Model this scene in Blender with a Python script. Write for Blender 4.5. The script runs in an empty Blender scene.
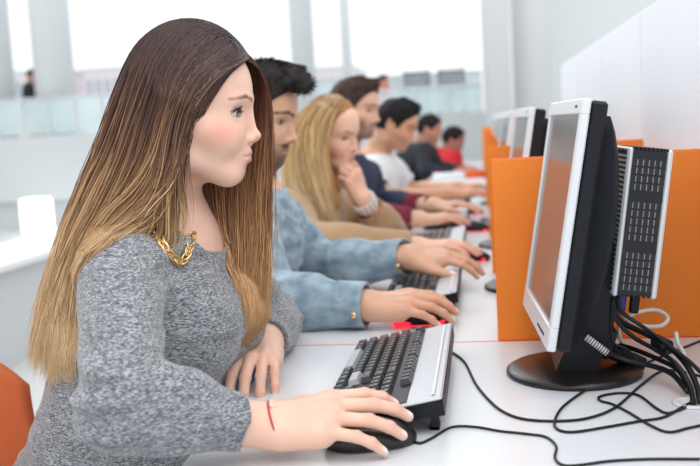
import bpy, math, random
import numpy as np
from mathutils import Vector, Matrix

# ------------------------------------------------------------------ camera
S = bpy.context.scene
col = S.collection
CAM = np.array([0.0, 0.0, 1.13]); FPX = 950.0
YAW, PITCH, ROLL = math.radians(8.093), math.radians(6.355), math.radians(3.1)
_fw = np.array([-math.sin(YAW)*math.cos(PITCH), math.cos(YAW)*math.cos(PITCH), -math.sin(PITCH)])
_r0 = np.array([math.cos(YAW), math.sin(YAW), 0.0]); _u0 = np.cross(_r0, _fw)
_rt = _r0*math.cos(ROLL) - _u0*math.sin(ROLL); _up = _u0*math.cos(ROLL) + _r0*math.sin(ROLL)
cam_data = bpy.data.cameras.new('camera'); cam = bpy.data.objects.new('camera', cam_data); col.objects.link(cam)
m3 = Matrix(((_rt[0], _up[0], -_fw[0]), (_rt[1], _up[1], -_fw[1]), (_rt[2], _up[2], -_fw[2])))
cam.matrix_world = Matrix.Translation(Vector(CAM)) @ m3.to_4x4()
cam_data.sensor_width = 36.0; cam_data.lens = FPX*36.0/700.0
cam_data.clip_start = 0.05; cam_data.clip_end = 400
cam_data.dof.use_dof = True; cam_data.dof.focus_distance = 1.34; cam_data.dof.aperture_fstop = 4.5
S.camera = cam

# ------------------------------------------------------------------ world, light, exposure
S.view_settings.view_transform = 'Standard'; S.view_settings.look = 'None'
S.view_settings.exposure = 0.18; S.view_settings.gamma = 1.0; S.view_settings.use_curve_mapping = False
w = bpy.data.worlds.new('overcast_sky'); S.world = w; w.use_nodes = True
bg = w.node_tree.nodes['Background']; bg.inputs[0].default_value = (0.93, 0.97, 1.0, 1); bg.inputs[1].default_value = 1.12

def area(name, loc, target, size, sy, power, color=(1, 1, 1)):
    d = bpy.data.lights.new(name, 'AREA'); d.shape = 'RECTANGLE'; d.size = size; d.size_y = sy; d.energy = power; d.color = color
    o = bpy.data.objects.new(name, d); col.objects.link(o); o.location = loc
    o.rotation_euler = (Vector(target) - Vector(loc)).to_track_quat('-Z', 'Y').to_euler()
    return o
area('added_key_light', (0.6, 0.2, 3.2), (-0.2, 1.4, 0.9), 2.5, 2.5, 34, (1.0, 0.97, 0.93))  # key light added from above on the right
area('window_light_large', (-2.6, 5.5, 3.4), (-0.2, 2.2, 0.8), 4.0, 2.5, 60, (0.95, 0.98, 1.0))

# ------------------------------------------------------------------ helpers
def px(x, y, Y):
    """world point on the plane at depth Y seen along a ray of the camera"""
    d = _fw + _rt*(x-350.0)/FPX - _up*(y-233.0)/FPX
    return CAM + d*(Y/d[1])
def onz(x, y, z):
    d = _fw + _rt*(x-350.0)/FPX - _up*(y-233.0)/FPX
    return CAM + d*((z-CAM[2])/d[2])

def srgb(r, g, b):
    f = lambda c: (c/255.0/12.92) if c/255.0 <= 0.04045 else ((c/255.0+0.055)/1.055)**2.4
    return (f(r), f(g), f(b))

def mat(name, color=(.8, .8, .8), rough=.5, metal=0.0, spec=.5, attr=False, emit=None, estr=1.0, trans=0.0, alpha=1.0, sss=0.0,
        noise=None, bump=None, coat=0.0, sheen=0.0):
    """noise = (scale3, color2, lo, hi, detail); bump = (scale3, strength, distance)"""
    m = bpy.data.materials.new(name); m.use_nodes = True; nt = m.node_tree; b = nt.nodes['Principled BSDF']
    b.inputs['Base Color'].default_value = (*color, 1); b.inputs['Roughness'].default_value = rough
    b.inputs['Metallic'].default_value = metal; b.inputs['Specular IOR Level'].default_value = spec
    b.inputs['Transmission Weight'].default_value = trans; b.inputs['Alpha'].default_value = alpha
    b.inputs['Coat Weight'].default_value = coat; b.inputs['Sheen Weight'].default_value = sheen
    if sss:
        b.inputs['Subsurface Weight'].default_value = sss; b.inputs['Subsurface Radius'].default_value = (1, .35, .2)
        b.inputs['Subsurface Scale'].default_value = .008
    if emit: b.inputs['Emission Color'].default_value = (*emit, 1); b.inputs['Emission Strength'].default_value = estr
    def coords(sc):
        tc = nt.nodes.new('ShaderNodeTexCoord'); mp = nt.nodes.new('ShaderNodeMapping'); mp.inputs['Scale'].default_value = sc
        nt.links.new(tc.outputs['Object'], mp.inputs[0]); return mp.outputs[0]
    if attr:
        a = nt.nodes.new('ShaderNodeAttribute'); a.attribute_name = 'Col'; nt.links.new(a.outputs['Color'], b.inputs['Base Color'])
    if noise:
        sc, c2, lo, hi, det = noise
        n = nt.nodes.new('ShaderNodeTexNoise'); n.inputs['Scale'].default_value = 1.0; n.inputs['Detail'].default_value = det
        nt.links.new(coords(sc), n.inputs['Vector'])
        r = nt.nodes.new('ShaderNodeValToRGB'); r.color_ramp.elements[0].position = lo; r.color_ramp.elements[1].position = hi
        r.color_ramp.elements[0].color = (*color, 1); r.color_ramp.elements[1].color = (*c2, 1)
        nt.links.new(n.outputs['Fac'], r.inputs[0]); nt.links.new(r.outputs[0], b.inputs['Base Color'])
    if bump:
        sc, st, di = bump
        n = nt.nodes.new('ShaderNodeTexNoise'); n.inputs['Scale'].default_value = 1.0; n.inputs['Detail'].default_value = 3
        nt.links.new(coords(sc), n.inputs['Vector'])
        bp = nt.nodes.new('ShaderNodeBump'); bp.inputs['Strength'].default_value = st; bp.inputs['Distance'].default_value = di
        nt.links.new(n.outputs['Fac'], bp.inputs['Height']); nt.links.new(bp.outputs[0], b.inputs['Normal'])
    return m

ORG = np.zeros(3)      # the base point of the thing being built; its meshes are stored relative to it
def set_origin(p):
    global ORG
    ORG = np.array(p, float)

def obj(name, V, F, m, parent=None, smooth=True, colors=None, tag=None):
    V = np.asarray(V, float) - ORG
    me = bpy.data.meshes.new(name)
    if isinstance(F, np.ndarray):
        n, k = F.shape
        me.vertices.add(len(V)); me.vertices.foreach_set('co', V.astype(np.float32).ravel())
        me.loops.add(n*k); me.loops.foreach_set('vertex_index', F.astype(np.int32).ravel())
        me.polygons.add(n); me.polygons.foreach_set('loop_start', np.arange(0, n*k, k, dtype=np.int32))
        try: me.polygons.foreach_set('loop_total', np.full(n, k, dtype=np.int32))
        except Exception: pass
        me.update(calc_edges=True)
    else:
        me.from_pydata([tuple(v) for v in V], [], [tuple(f) for f in F]); me.update()
    if smooth: me.polygons.foreach_set('use_smooth', np.ones(len(me.polygons), dtype=bool))
    if colors is not None:
        a = me.color_attributes.new('Col', 'FLOAT_COLOR', 'POINT')
        c = np.ones((len(V), 4), np.float32); c[:, :3] = colors; a.data.foreach_set('color', c.ravel())
    for mm in (m if isinstance(m, (list, tuple)) else [m]): me.materials.append(mm)
    o = bpy.data.objects.new(name, me); col.objects.link(o)
    if parent is None: o.location = ORG
    else: o.parent = parent
    if tag: set_tag(o, *tag)
    return o

def set_tag(o, label=None, cat=None, group=None, kind=None):
    if label: o['label'] = label
    if cat: o['category'] = cat
    if group: o['group'] = group
    if kind: o['kind'] = kind
    return o

def thing(name, label, cat, loc, group=None):
    set_origin(loc)
    o = bpy.data.objects.new(name, None); o.empty_display_size = .05; col.objects.link(o); o.location = loc
    return set_tag(o, label, cat, group)

def copy_tree(o, parent=None, delta=None, label=None):
    c = o.copy(); col.objects.link(c); c.parent = parent
    if delta is not None: c.location = Vector(o.location) + Vector(delta)
    if label: c['label'] = label
    for ch in list(o.children): copy_tree(ch, c)
    return c

class MB:
    """collects boxes, prisms and tubes for one mesh"""
    def __init__(s): s.V = []; s.F = []
    def add(s, V, F):
        b = len(s.V); s.V += [tuple(v) for v in V]; s.F += [tuple(b+i for i in f) for f in F]; return s
    def box(s, c, size, R=None, bev=0.0):
        hx, hy, hz = [v/2 for v in size]; R = np.eye(3) if R is None else R; c = np.array(c, float)
        if bev <= 0:
            P = np.array([[x, y, z] for x in (-hx, hx) for y in (-hy, hy) for z in (-hz, hz)])
            F = [(0, 1, 3, 2), (4, 6, 7, 5), (0, 4, 5, 1), (2, 3, 7, 6), (0, 2, 6, 4), (1, 5, 7, 3)]
            return s.add(P@R.T + c, F)
        # chamfered box
        b = bev; P = []; idx = {}
        for i, x in enumerate((-1, 1)):
            for j, y in enumerate((-1, 1)):
                for k, z in enumerate((-1, 1)):
                    for a in range(3):
                        v = [x*(hx-b), y*(hy-b), z*(hz-b)]; v[a] = (x*hx, y*hy, z*hz)[a]
                        idx[(x, y, z, a)] = len(P); P.append(v)
        F = []
        I = lambda x, y, z, a: idx[(x, y, z, a)]
        for q in (-1, 1):
            F.append((I(q, -1, -1, 0), I(q, 1, -1, 0), I(q, 1, 1, 0), I(q, -1, 1, 0))[::q])
            F.append((I(-1, q, -1, 1), I(-1, q, 1, 1), I(1, q, 1, 1), I(1, q, -1, 1))[::q])
            F.append((I(-1, -1, q, 2), I(1, -1, q, 2), I(1, 1, q, 2), I(-1, 1, q, 2))[::q])
        for p in (-1, 1):
            for q in (-1, 1):
                F.append((I(p, q, -1, 0), I(p, q, 1, 0), I(p, q, 1, 1), I(p, q, -1, 1)))
                F.append((I(p, -1, q, 0), I(p, 1, q, 0), I(p, 1, q, 2), I(p, -1, q, 2)))
                F.append((I(-1, p, q, 1), I(1, p, q, 1), I(1, p, q, 2), I(-1, p, q, 2)))
                for r in (-1, 1): F.append((I(p, q, r, 0), I(p, q, r, 1), I(p, q, r, 2)))
        return s.add(np.array(P)@R.T + c, F)
    def prism(s, poly, axis, lo, hi):
        """polygon in the two axes other than `axis`, extruded from lo to hi"""
        n = len(poly); V = []
        for t in (lo, hi):
            for a, b in poly:
                v = [a, b]; v.insert(axis, t); V.append(v)
        F = [tuple(range(n))[::-1], tuple(range(n, 2*n))] + [(i, (i+1) % n, n+(i+1) % n, n+i) for i in range(n)]
        return s.add(V, F)
    def lathe(s, prof, c, n=32, sx=1.0, sy=1.0):
        V = []; F = []; m = len(prof)
        for i in range(n):
            a = 2*math.pi*i/n
            for r, z in prof: V.append((c[0]+r*sx*math.cos(a), c[1]+r*sy*math.sin(a), c[2]+z))
        for i in range(n):
            j = (i+1) % n
            for k in range(m-1): F.append((i*m+k, j*m+k, j*m+k+1, i*m+k+1))
        return s.add(V, F)
    def tube(s, pts, r, n=8, smooth=8, flat=None):
        P = spline(pts, smooth) if smooth else np.array(pts, float)
        T = np.gradient(P, axis=0); T /= np.linalg.norm(T, axis=1)[:, None]+1e-12
        ref = np.array([0, 0, 1.0]) if abs(T[0][2]) < .9 else np.array([1.0, 0, 0])
        V = []; F = []; N = np.cross(T[0], ref); N /= np.linalg.norm(N)
        rr = np.interp(np.linspace(0, 1, len(P)), np.linspace(0, 1, len(r)), r) if hasattr(r, '__len__') else [r]*len(P)
        for i, (p, t) in enumerate(zip(P, T)):
            N = N - t*(N@t); N /= np.linalg.norm(N)+1e-12; B = np.cross(t, N)
            for k in range(n):
                a = 2*math.pi*k/n; V.append(p + rr[i]*(N*math.cos(a) + B*math.sin(a)))
        for i in range(len(P)-1):
            for k in range(n): F.append((i*n+k, i*n+(k+1) % n, (i+1)*n+(k+1) % n, (i+1)*n+k))
        F.append(tuple(range(n))[::-1]); F.append(tuple(range((len(P)-1)*n, len(P)*n)))
        return s.add(V, F)
    def sphere(s, c, r, n=16, R=None, sc=(1, 1, 1)):
        R = np.eye(3) if R is None else R
        V = []; F = []; m = n//2
        for j in range(m+1):
            b = math.pi*j/m
            for i in range(n):
                a = 2*math.pi*i/n; V.append((math.sin(b)*math.cos(a)*r*sc[0], math.sin(b)*math.sin(a)*r*sc[1], math.cos(b)*r*sc[2]))
        for j in range(m):
            for i in range(n): F.append((j*n+i, (j+1)*n+i, (j+1)*n+(i+1) % n, j*n+(i+1) % n))
        return s.add(np.array(V)@R.T + np.array(c), F)
    def build(s, name, m, parent=None, smooth=False, tag=None):
        return obj(name, s.V, s.F, m, parent, smooth, tag=tag)

def spline(pts, k=8):
    """Catmull-Rom through the points"""
    P = np.array(pts, float)
    if len(P) < 3: return np.array([P[0]*(1-t)+P[-1]*t for t in np.linspace(0, 1, k+1)])
    Q = np.vstack([2*P[0]-P[1], P, 2*P[-1]-P[-2]]); out = []
    for i in range(len(P)-1):
        a, b, c, d = Q[i:i+4]
        for t in np.arange(k)/k:
            out.append(.5*((2*b)+(c-a)*t+(2*a-5*b+4*c-d)*t*t+(3*b-a-3*c+d)*t**3))
    out.append(P[-1]); return np.array(out)

def rotz(a): c, s = math.cos(a), math.sin(a); return np.array([[c, -s, 0], [s, c, 0], [0, 0, 1.0]])
def roty(a): c, s = math.cos(a), math.sin(a); return np.array([[c, 0, s], [0, 1.0, 0], [-s, 0, c]])
def rotx(a): c, s = math.cos(a), math.sin(a); return np.array([[1.0, 0, 0], [0, c, -s], [0, s, c]])
def nrm(v): v = np.asarray(v, float); return v/(np.linalg.norm(v)+1e-12)

# ------------------------------------------------------------------ organic surfaces: distance fields meshed by surface nets
def smin(a, b, k):
    if k <= 0: return np.minimum(a, b)
    h = np.maximum(k-np.abs(a-b), 0)/k
    return np.minimum(a, b)-h*h*k*.25

class RC:                       # round cone
    def __init__(s, a, b, ra, rb): s.a = np.array(a, float); s.b = np.array(b, float); s.ra, s.rb = ra, rb
    def d(s, P):
        ba = s.b-s.a; L = ba@ba; q = P-s.a
        t = np.clip((q@ba)/(L+1e-12), 0, 1); q = q-t[:, None]*ba
        return np.sqrt(np.einsum('ij,ij->i', q, q))-(s.ra+(s.rb-s.ra)*t)
class FC:                       # round cone flattened along one direction
    def __init__(s, a, b, ra, rb, ax, flat): s.a = np.array(a, float); s.b = np.array(b, float); s.ra, s.rb, s.ax, s.f = ra, rb, nrm(ax), flat
    def d(s, P):
        ba = s.b-s.a; L = ba@ba; q = P-s.a
        t = np.clip((q@ba)/(L+1e-12), 0, 1); q = q-t[:, None]*ba
        q = q+(q@s.ax)[:, None]*s.ax*(1/s.f-1)
        r = s.ra+(s.rb-s.ra)*t; n = np.sqrt(np.einsum('ij,ij->i', q, q))+1e-9
        q2 = q-(q@s.ax)[:, None]*s.ax*(1-1/s.f)
        g = np.sqrt(np.einsum('ij,ij->i', q2, q2))/n
        return (n-r)/np.maximum(g, 1e-3)
class EL:                       # ellipsoid
    def __init__(s, c, r, R=None): s.c = np.array(c, float); s.r = np.array(r, float); s.R = np.eye(3) if R is None else R
    def d(s, P):
        q = (P-s.c)@s.R; a = q/s.r; b = a/s.r
        k0 = np.sqrt(np.einsum('ij,ij->i', a, a)); k1 = np.sqrt(np.einsum('ij,ij->i', b, b))+1e-9
        return k0*(k0-1)/k1
class PL:                       # half space below a plane
    def __init__(s, p, n): s.p = np.array(p, float); s.n = nrm(n)
    def d(s, P): return (P-s.p)@s.n
class G:                        # group
    def __init__(s, ops): s.ops = ops
    def d(s, P): return ev(s.ops, P)
class NZ:                       # displacement
    def __init__(s, f): s.f = f
    def d(s, P): return s.f(P)

def ev(ops, P):
    d = np.full(len(P), 1.0)
    for kd, p, k in ops:
        e = p.d(P)
        if kd == 'u': d = smin(d, e, k)
        elif kd == 's': d = -smin(-d, e, k)
        elif kd == 'i': d = -smin(-d, -e, k)
        elif kd == 'n': d = d+e
    return d
def cull(ops, c, r):
    out = []
    for kd, p, k in ops:
        if kd in 'ni': out.append((kd, p, k)); continue
        if p.d(c[None])[0] < 1.5*r+k+.012:
            out.append((kd, G(cull(p.ops, c, r)) if isinstance(p, G) else p, k))
    return out

def mesh_sdf(ops, lo, hi, h):
    lo = np.array(lo, float); hi = np.array(hi, float); B = 8; NB = 4*B
    nn = np.ceil((hi-lo)/(h*NB)).astype(int)
    N = nn*NB+2
    ii = np.stack(np.meshgrid(*[np.arange(n) for n in nn], indexing='ij'), -1).reshape(-1, 3)
    cen = lo+(ii+.5)*NB*h; rad = NB*h*.5*math.sqrt(3)
    f = ev(ops, cen); keep = np.abs(f) < rad*1.6+.012
    g9 = np.stack(np.meshgrid(*[np.arange(B+1)]*3, indexing='ij'), -1).reshape(-1, 3)
    s4 = np.stack(np.meshgrid(*[np.arange(4)]*3, indexing='ij'), -1).reshape(-1, 3)*B
    Vs = []; ids = []; quads = []
    gid = lambda q: (q[..., 0].astype(np.int64)*N[1]+q[..., 1])*N[2]+q[..., 2]
    corner = np.array([[i, j, k] for i in (0, 1) for j in (0, 1) for k in (0, 1)])
    edges = [(a, b) for a in range(8) for b in range(a+1, 8) if np.abs(corner[a]-corner[b]).sum() == 1]
    for n in np.nonzero(keep)[0]:
        o = cull(ops, cen[n], rad)
        if not any(k in 'u' for k, _, _ in o): continue
        base = ii[n]*NB+s4
        fb = ev(o, lo+(base+B*.5)*h); base = base[np.abs(fb) < B*h*.5*1.732*1.5+.006]
        if not len(base): continue
        pts = (base[:, None, :]+g9[None]).reshape(-1, 3)
        v = ev(o, lo+pts*h).reshape(len(base), B+1, B+1, B+1)
        s = v < 0
        c8 = np.stack([v[:, i:i+B, j:j+B, k:k+B] for i, j, k in corner], -1)
        sc = (c8 < 0).sum(-1); act = np.nonzero((sc > 0) & (sc < 8))
        if not len(act[0]): continue
        vals = c8[act]; cell = base[act[0]]+np.stack(act[1:], -1)
        acc = np.zeros((len(vals), 3)); cnt = np.zeros(len(vals))
        for a, b in edges:
            va, vb = vals[:, a], vals[:, b]; m = (va < 0) != (vb < 0)
            t = np.where(m, va/(va-vb+1e-20), 0)
            acc += m[:, None]*(corner[a]+t[:, None]*(corner[b]-corner[a])); cnt += m
        Vs.append(lo+(cell+acc/cnt[:, None])*h); ids.append(gid(cell))
        for ax in range(3):
            s0 = s[:, :B, :B, :B]
            sl = [slice(0, B)]*3; sl[ax] = slice(1, B+1)
            s1 = s[(slice(None), *sl)]
            e = np.nonzero(s0 != s1)
            if not len(e[0]): continue
            q = base[e[0]]+np.stack(e[1:], -1); b1 = np.zeros(3, int); c1 = np.zeros(3, int); b1[(ax+1) % 3] = 1; c1[(ax+2) % 3] = 1
            qq = np.stack([gid(q), gid(q-b1), gid(q-b1-c1), gid(q-c1)], -1)
            fl = ~s0[e]; qq[fl] = qq[fl][:, ::-1]; quads.append(qq)
    V = np.concatenate(Vs); I = np.concatenate(ids); Q = np.concatenate(quads)
    order = np.argsort(I); I = I[order]; V = V[order]
    j = np.searchsorted(I, Q); j = np.minimum(j, len(I)-1); ok = (I[j] == Q).all(1)
    return V, j[ok].astype(np.int32)

def bounds(ops, pad=.03):
    lo = np.full(3, 1e9); hi = np.full(3, -1e9)
    for kd, p, k in ops:
        if kd != 'u': continue
        if isinstance(p, G): l, h = bounds(p.ops, 0)
        elif isinstance(p, EL): m = p.r.max(); l, h = p.c-m, p.c+m
        else: m = max(p.ra, p.rb); l, h = np.minimum(p.a, p.b)-m, np.maximum(p.a, p.b)+m
        lo = np.minimum(lo, l); hi = np.maximum(hi, h)
    return lo-pad, hi+pad

_rng = np.random.RandomState(5); _perm = _rng.rand(32, 32, 32)
def vnoise(P):
    i = np.floor(P).astype(int); f = P-i; f = f*f*(3-2*f); i &= 31; j = (i+1) & 31
    x0, y0, z0 = i.T; x1, y1, z1 = j.T; fx, fy, fz = f.T
    L = lambda a, b, t: a+(b-a)*t
    return L(L(L(_perm[x0, y0, z0], _perm[x1, y0, z0], fx), L(_perm[x0, y1, z0], _perm[x1, y1, z0], fx), fy),
             L(L(_perm[x0, y0, z1], _perm[x1, y0, z1], fx), L(_perm[x0, y1, z1], _perm[x1, y1, z1], fx), fy), fz)-.5
def mixc(c, m, c2): return c*(1-m[:, None])+np.array(c2)[None]*m[:, None]
def sstep(a, b, x): t = np.clip((x-a)/(b-a), 0, 1); return t*t*(3-2*t)

# ------------------------------------------------------------------ people
class Frame:
    def __init__(s, o, yaw=0, pitch=0, roll=0, sc=1.0):
        s.o = np.array(o, float); s.R = rotz(math.radians(yaw))@roty(math.radians(pitch))@rotx(math.radians(roll)); s.s = sc
    def __call__(s, *p): return s.o+s.R@(np.array(p, float)*s.s)
    def inv(s, P): return (P-s.o)@s.R/s.s

def head_ops(T, male=False, ears=True):
    s = T.s; O = []
    rc = lambda a, b, ra, rb: RC(T(*a), T(*b), ra*s, rb*s)
    el = lambda c, r, R=None: EL(T(*c), np.array(r)*s, T.R if R is None else T.R@R)
    U = lambda p, k=.01: O.append(('u', p, k*s))
    C = lambda p, k=.01: O.append(('s', p, k*s)); jw = .006 if male else 0
    U(el((.003, 0, .032), (.087, .073, .084)), 0)
    U(el((-.014, 0, .020), (.072, .071, .078)), .02)
    U(el((.030, 0, -.032), (.053, .052 if not male else .055, .066)), .02)
    U(rc((.0575+jw*.5, -.015, -.085), (.0575+jw*.5, .015, -.085), .0140, .0140), .02)
    for y in (-1, 1):
        U(rc((.054, .015*y, -.084), (.002, (.046+jw)*y, -.060-jw*.5), .0145, .014+jw*.4), .02)
        U(rc((.002, (.046+jw)*y, -.060), (-.006, .056*y, -.01), .014, .014), .02)
        U(rc((.052, .034*y, -.034), (.030, .048*y, -.022), .021, .020), .022)
        if male: U(rc((.083, .010*y, .017), (.070, .042*y, .015), .0075, .006), .010)
        else: U(rc((.080, .014*y, .018), (.066, .042*y, .016), .0075, .006), .014)
    U(el((.070, 0, -.060), (.0135, .024, .020)), .014)
    for y in (-1, 1): C(el((.0925, .0335*y, -.001), (.0175, .0185, .0130)), .014)
    # nose
    g = .0015 if male else 0
    U(rc((.0815, 0, .008), (.0910+g, 0, -.027), .0066, .0056+g), .010)
    U(el((.0940+g*2, 0, -.0318), (.0078, .0072+g, .0062)), .007)
    for y in (-1, 1):
        U(el((.0855, (.0100+g)*y, -.0362), (.0078, .0044, .0056)), .005)
        C(rc((.0915, .0058*y, -.0435), (.0865, .0062*y, -.0370), .0024, .0018), .002)
    U(rc((.0925, 0, -.0380), (.0845, 0, -.0435), .0026, .0033), .005)
    # lips
    for y in (-1, 1):
        U(rc((.0835, .004*y, -.0553), (.0725, .0245*y, -.0598), .0050, .0030), .004)
        U(rc((.0815, .002*y, -.0668), (.0722, .0230*y, -.0618), .0058, .0030), .004)
        C(rc((.0905, .001*y, -.0612), (.0775, .0245*y, -.0607), .0013, .0012), .0020)
    C(rc((.0870, -.012, -.0775), (.0870, .012, -.0775), .0050, .0050), .010)
    # eyelids around the eyeballs
    for y in (-1, 1):
        U(G([('u', el((.0590, .0320*y, 0), (.0150, .0156, .0142)), 0)]), .005)
        C(el((.0742, .0350*y, -.0006), (.0150, .0150, .0052)), .0016)
        C(rc((.0752, .021*y, .0086), (.0680, .0440*y, .0070), .0010, .0010), .003)
    if ears:
        for y in (-1, 1):
            Re = rotz(math.radians(-22*y))@roty(math.radians(-12))
            U(el((-.010, .0765*y, -.004), (.0175, .0050, .0300), Re), .004)
            U(rc((-.004, .071*y, -.005), (-.004, .060*y, -.006), .014, .016), .006)
            C(el((-.006, .0815*y, -.001), (.0100, .0040, .0185), Re), .004)
            U(rc((.006, .0740*y, -.010), (.004, .0745*y, -.016), .0035, .0035), .003)
    return O

def head_color(T, P, base, style):
    L = T.inv(P); n = len(P); c = np.tile(np.array(base, float), (n, 1)); ay = np.abs(L[:, 1])
    s = T.s
    hd = (L[:, 2] > -.13) & (np.abs(L[:, 0]) < .14) & (ay < .11) & (L[:, 2] < .14)
    idx = np.nonzero(hd)[0]
    if not len(idx): return c
    q = np.stack([L[idx, 0], ay[idx], L[idx, 2]], -1); cc = c[idx]
    bl = style.get('blush', .35)
    g = np.exp(-(((q-[.052, .050, -.028])/[.024, .03, .016])**2).sum(1)); cc = mixc(cc, bl*g, style.get('blushc', srgb(226, 120, 96)))
    g = np.exp(-(((q-[.105, .0, -.032])/[.014, .014, .012])**2).sum(1)); cc = mixc(cc, .18*g, srgb(215, 120, 100))
    if style.get('beard'):
        nz = vnoise(q*420)*.35+vnoise(q*90)*.25
        jawline = sstep(-.018, -.045, q[:, 2]-.25*(q[:, 0]-.05)*(q[:, 0] > .05)) * sstep(-.130, -.112, q[:, 2])
        cheek = 1-sstep(.020, .0, np.abs(q[:, 1]-.0))*0
        frontcut = 1-np.exp(-(((q-[.074, .034, -.040])/[.020, .018, .022])**2).sum(1))*1.2
        must = np.exp(-(((q-[.084, .013, -.0485])/[.016, .017, .0050])**2).sum(1))*1.6
        gap = np.exp(-(((q-[.09, 0, -.064])/[.02, .018, .007])**2).sum(1))
        m = np.clip(np.maximum(jawline*np.clip(frontcut, 0, 1)*(1-gap)*.9, must)+nz*.25*jawline, 0, 1)*style['beard']
        nosecut = (q[:, 2] > -.043) & (q[:, 0] > .07); m[nosecut] = 0
        cc = mixc(cc, m, style.get('hairc', srgb(30, 24, 22)))
    # brows
    bw = style.get('brow', .0028)
    for a, b in (((.088, .011, .0175), (.0815, .030, .0230)), ((.0815, .030, .0230), (.062, .052, .0185))):
        w3 = np.array([.25, 1, 1]); d = RC(np.array(a)*w3, np.array(b)*w3, bw*1.25, bw*.8).d(q*w3); d = np.where(q[:, 0] > .05, d, 1); cc = mixc(cc, sstep(.0012, -.0014, d)*style.get('browm', .8), style.get('browc', srgb(70, 46, 36)))
    # lips
    d = np.minimum(RC((.0835, .004, -.0558), (.0725, .0245, -.0599), .0054, .0034).d(q), RC((.0817, .002, -.0664), (.0722, .0230, -.0618), .0061, .0034).d(q))
    cc = mixc(cc, sstep(.0010, -.0006, d)*style.get('lipm', .85)*(q[:, 0] > .066), style.get('lips', srgb(206, 110, 104)))
    # lash line and lid edge
    e = EL((.0742, .0350, -.0006), (.0150, .0150, .0052)).d(q)
    up = (q[:, 2] > .0006)
    cc = mixc(cc, np.where(up, sstep(.0030, .0010, np.abs(e)), .45*sstep(.0016, .0004, np.abs(e)))*style.get('liner', .8)*(q[:, 0] > .062), srgb(38, 26, 24))
    # nostrils
    d = RC((.0910, .0058, -.0420), (.0865, .0062, -.0370), .0026, .0020).d(q); cc = mixc(cc, sstep(.0012, -.0004, d)*.8, srgb(110, 55, 45))
    c[idx] = cc
    return c

def eyes(T, parent, iris, gaze=0.0, sclera=srgb(214, 204, 198)):
    for y in (-1, 1):
        r = .0128*T.s; c = T(.0595, .0320*y, 0); mb = MB().sphere((0, 0, 0), r, 40, None)
        V = np.array(mb.V); R = T.R@rotz(gaze)@roty(math.pi/2+.03); W = V@R.T+c
        cs = V[:, 2]/r; colr = np.tile(np.array(sclera), (len(V), 1))
        a = np.arccos(np.clip(cs, -1, 1))
        colr = mixc(colr, sstep(.50, .44, a), srgb(*iris)); colr = mixc(colr, sstep(.46, .50, a)*sstep(.56, .50, a)*.7, srgb(25, 18, 15))
        colr = mixc(colr, sstep(.24, .19, a), srgb(8, 6, 6))
        obj('eye', W, mb.F, M['eye'], parent, True, colr)

def hand_ops(w, d, up, side, curl=(.35, .35, .3), splay=.10, sc=1.0, thumb=0.0, fat=1.0, curls=None):
    """w wrist, d towards the fingers, up back of hand; side +1: thumb to the left of d (right hand, palm down)"""
    x = nrm(d); z = nrm(np.array(up, float)-x*(np.array(up, float)@x)); y = np.cross(z, x)*side
    W = np.array(w, float); T = lambda p: W+(x*p[0]+y*p[1]+z*p[2])*sc
    rc = lambda a, b, ra, rb: RC(T(a), T(b), ra*sc*fat, rb*sc*fat)
    O = []; nails = []; kn = []
    F = [((.088, .026, .004), (.042, .025, .021), (.0098, .0085, .0078, .0066), .9),
         ((.092, .006, .007), (.046, .029, .022), (.0100, .0088, .0080, .0068), .1),
         ((.087, -.014, .005), (.042, .027, .022), (.0096, .0083, .0076, .0065), -.7),
         ((.077, -.031, .000), (.034, .020, .020), (.0085, .0073, .0068, .0058), -1.6)]
    O.append(('u', FC(T((-.03, 0, 0)), T((.01, 0, 0)), .026*sc*fat, .027*sc*fat, z, .72), 0))
    for (m, L, r, sp), k in zip(F, range(4)):
        O.append(('u', rc((.005, m[1]*.45, -.002), (m[0]*.92, m[1], m[2]-.006), .0165, .0125), .012))
    O.append(('u', rc((.015, .018, -.010), (.050, .030, -.014), .017, .013), .014))
    O.append(('u', rc((.02, -.018, -.008), (.060, -.026, -.010), .015, .011), .014))
    for m, L, r, sp in F: O.append(('u', rc((.030, m[1]*.55, .0085), (m[0]-.006, m[1], m[2]+.0035), .0040, .0058), .006))
    for i, (m, L, r, sp) in enumerate(F):
        cv = curls[i] if curls else curl; a = 0.0; p = np.array(m, float); an = splay*sp; ch = []
        O.append(('u', RC(T(m), T((m[0]-.012, m[1]*.97, m[2]-.001)), .0098*sc*fat, .008*sc*fat), .008))
        for j in range(3):
            a += cv[j]; dv = np.array([math.cos(a)*math.cos(an), math.cos(a)*math.sin(an), -math.sin(a)])
            q = p+dv*L[j]
            ch.append(('u', rc(p, q, r[j], r[j+1]), .0015))
            if j < 2: kn.append(T(q+np.array([math.sin(a), 0, math.cos(a)])*r[j+1]*.8))
            if j < 2: ch.append(('u', RC(T(q), T(q), r[j+1]*1.06*sc*fat, r[j+1]*1.06*sc*fat), .003))
            if j == 2:
                nup = np.array([math.sin(a), 0, math.cos(a)]); nails.append((T(q+nup*r[3]*.75-dv*.0035), T(q+nup*r[3]*.75+dv*.0045), .0052*sc))
            p = q
        O.append(('u', G(ch), .0035)); kn.append(T(np.array(m)+[.002, 0, .010]))
    tb = [(.022, .026, -.010), (.055, .046, -.016-thumb*.3), (.084, .054, -.019-thumb), (.108, .055, -.021-thumb)]
    O.append(('u', G([('u', rc(tb[0], tb[1], .0155, .0118), 0), ('u', rc(tb[1], tb[2], .0115, .0102), .004), ('u', rc(tb[2], tb[3], .0102, .0078), .003)]), .010))
    nails.append((T((.102, .058, -.012-thumb)), T((.112, .058, -.014-thumb)), .0055*sc))
    return O, nails, kn

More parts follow.
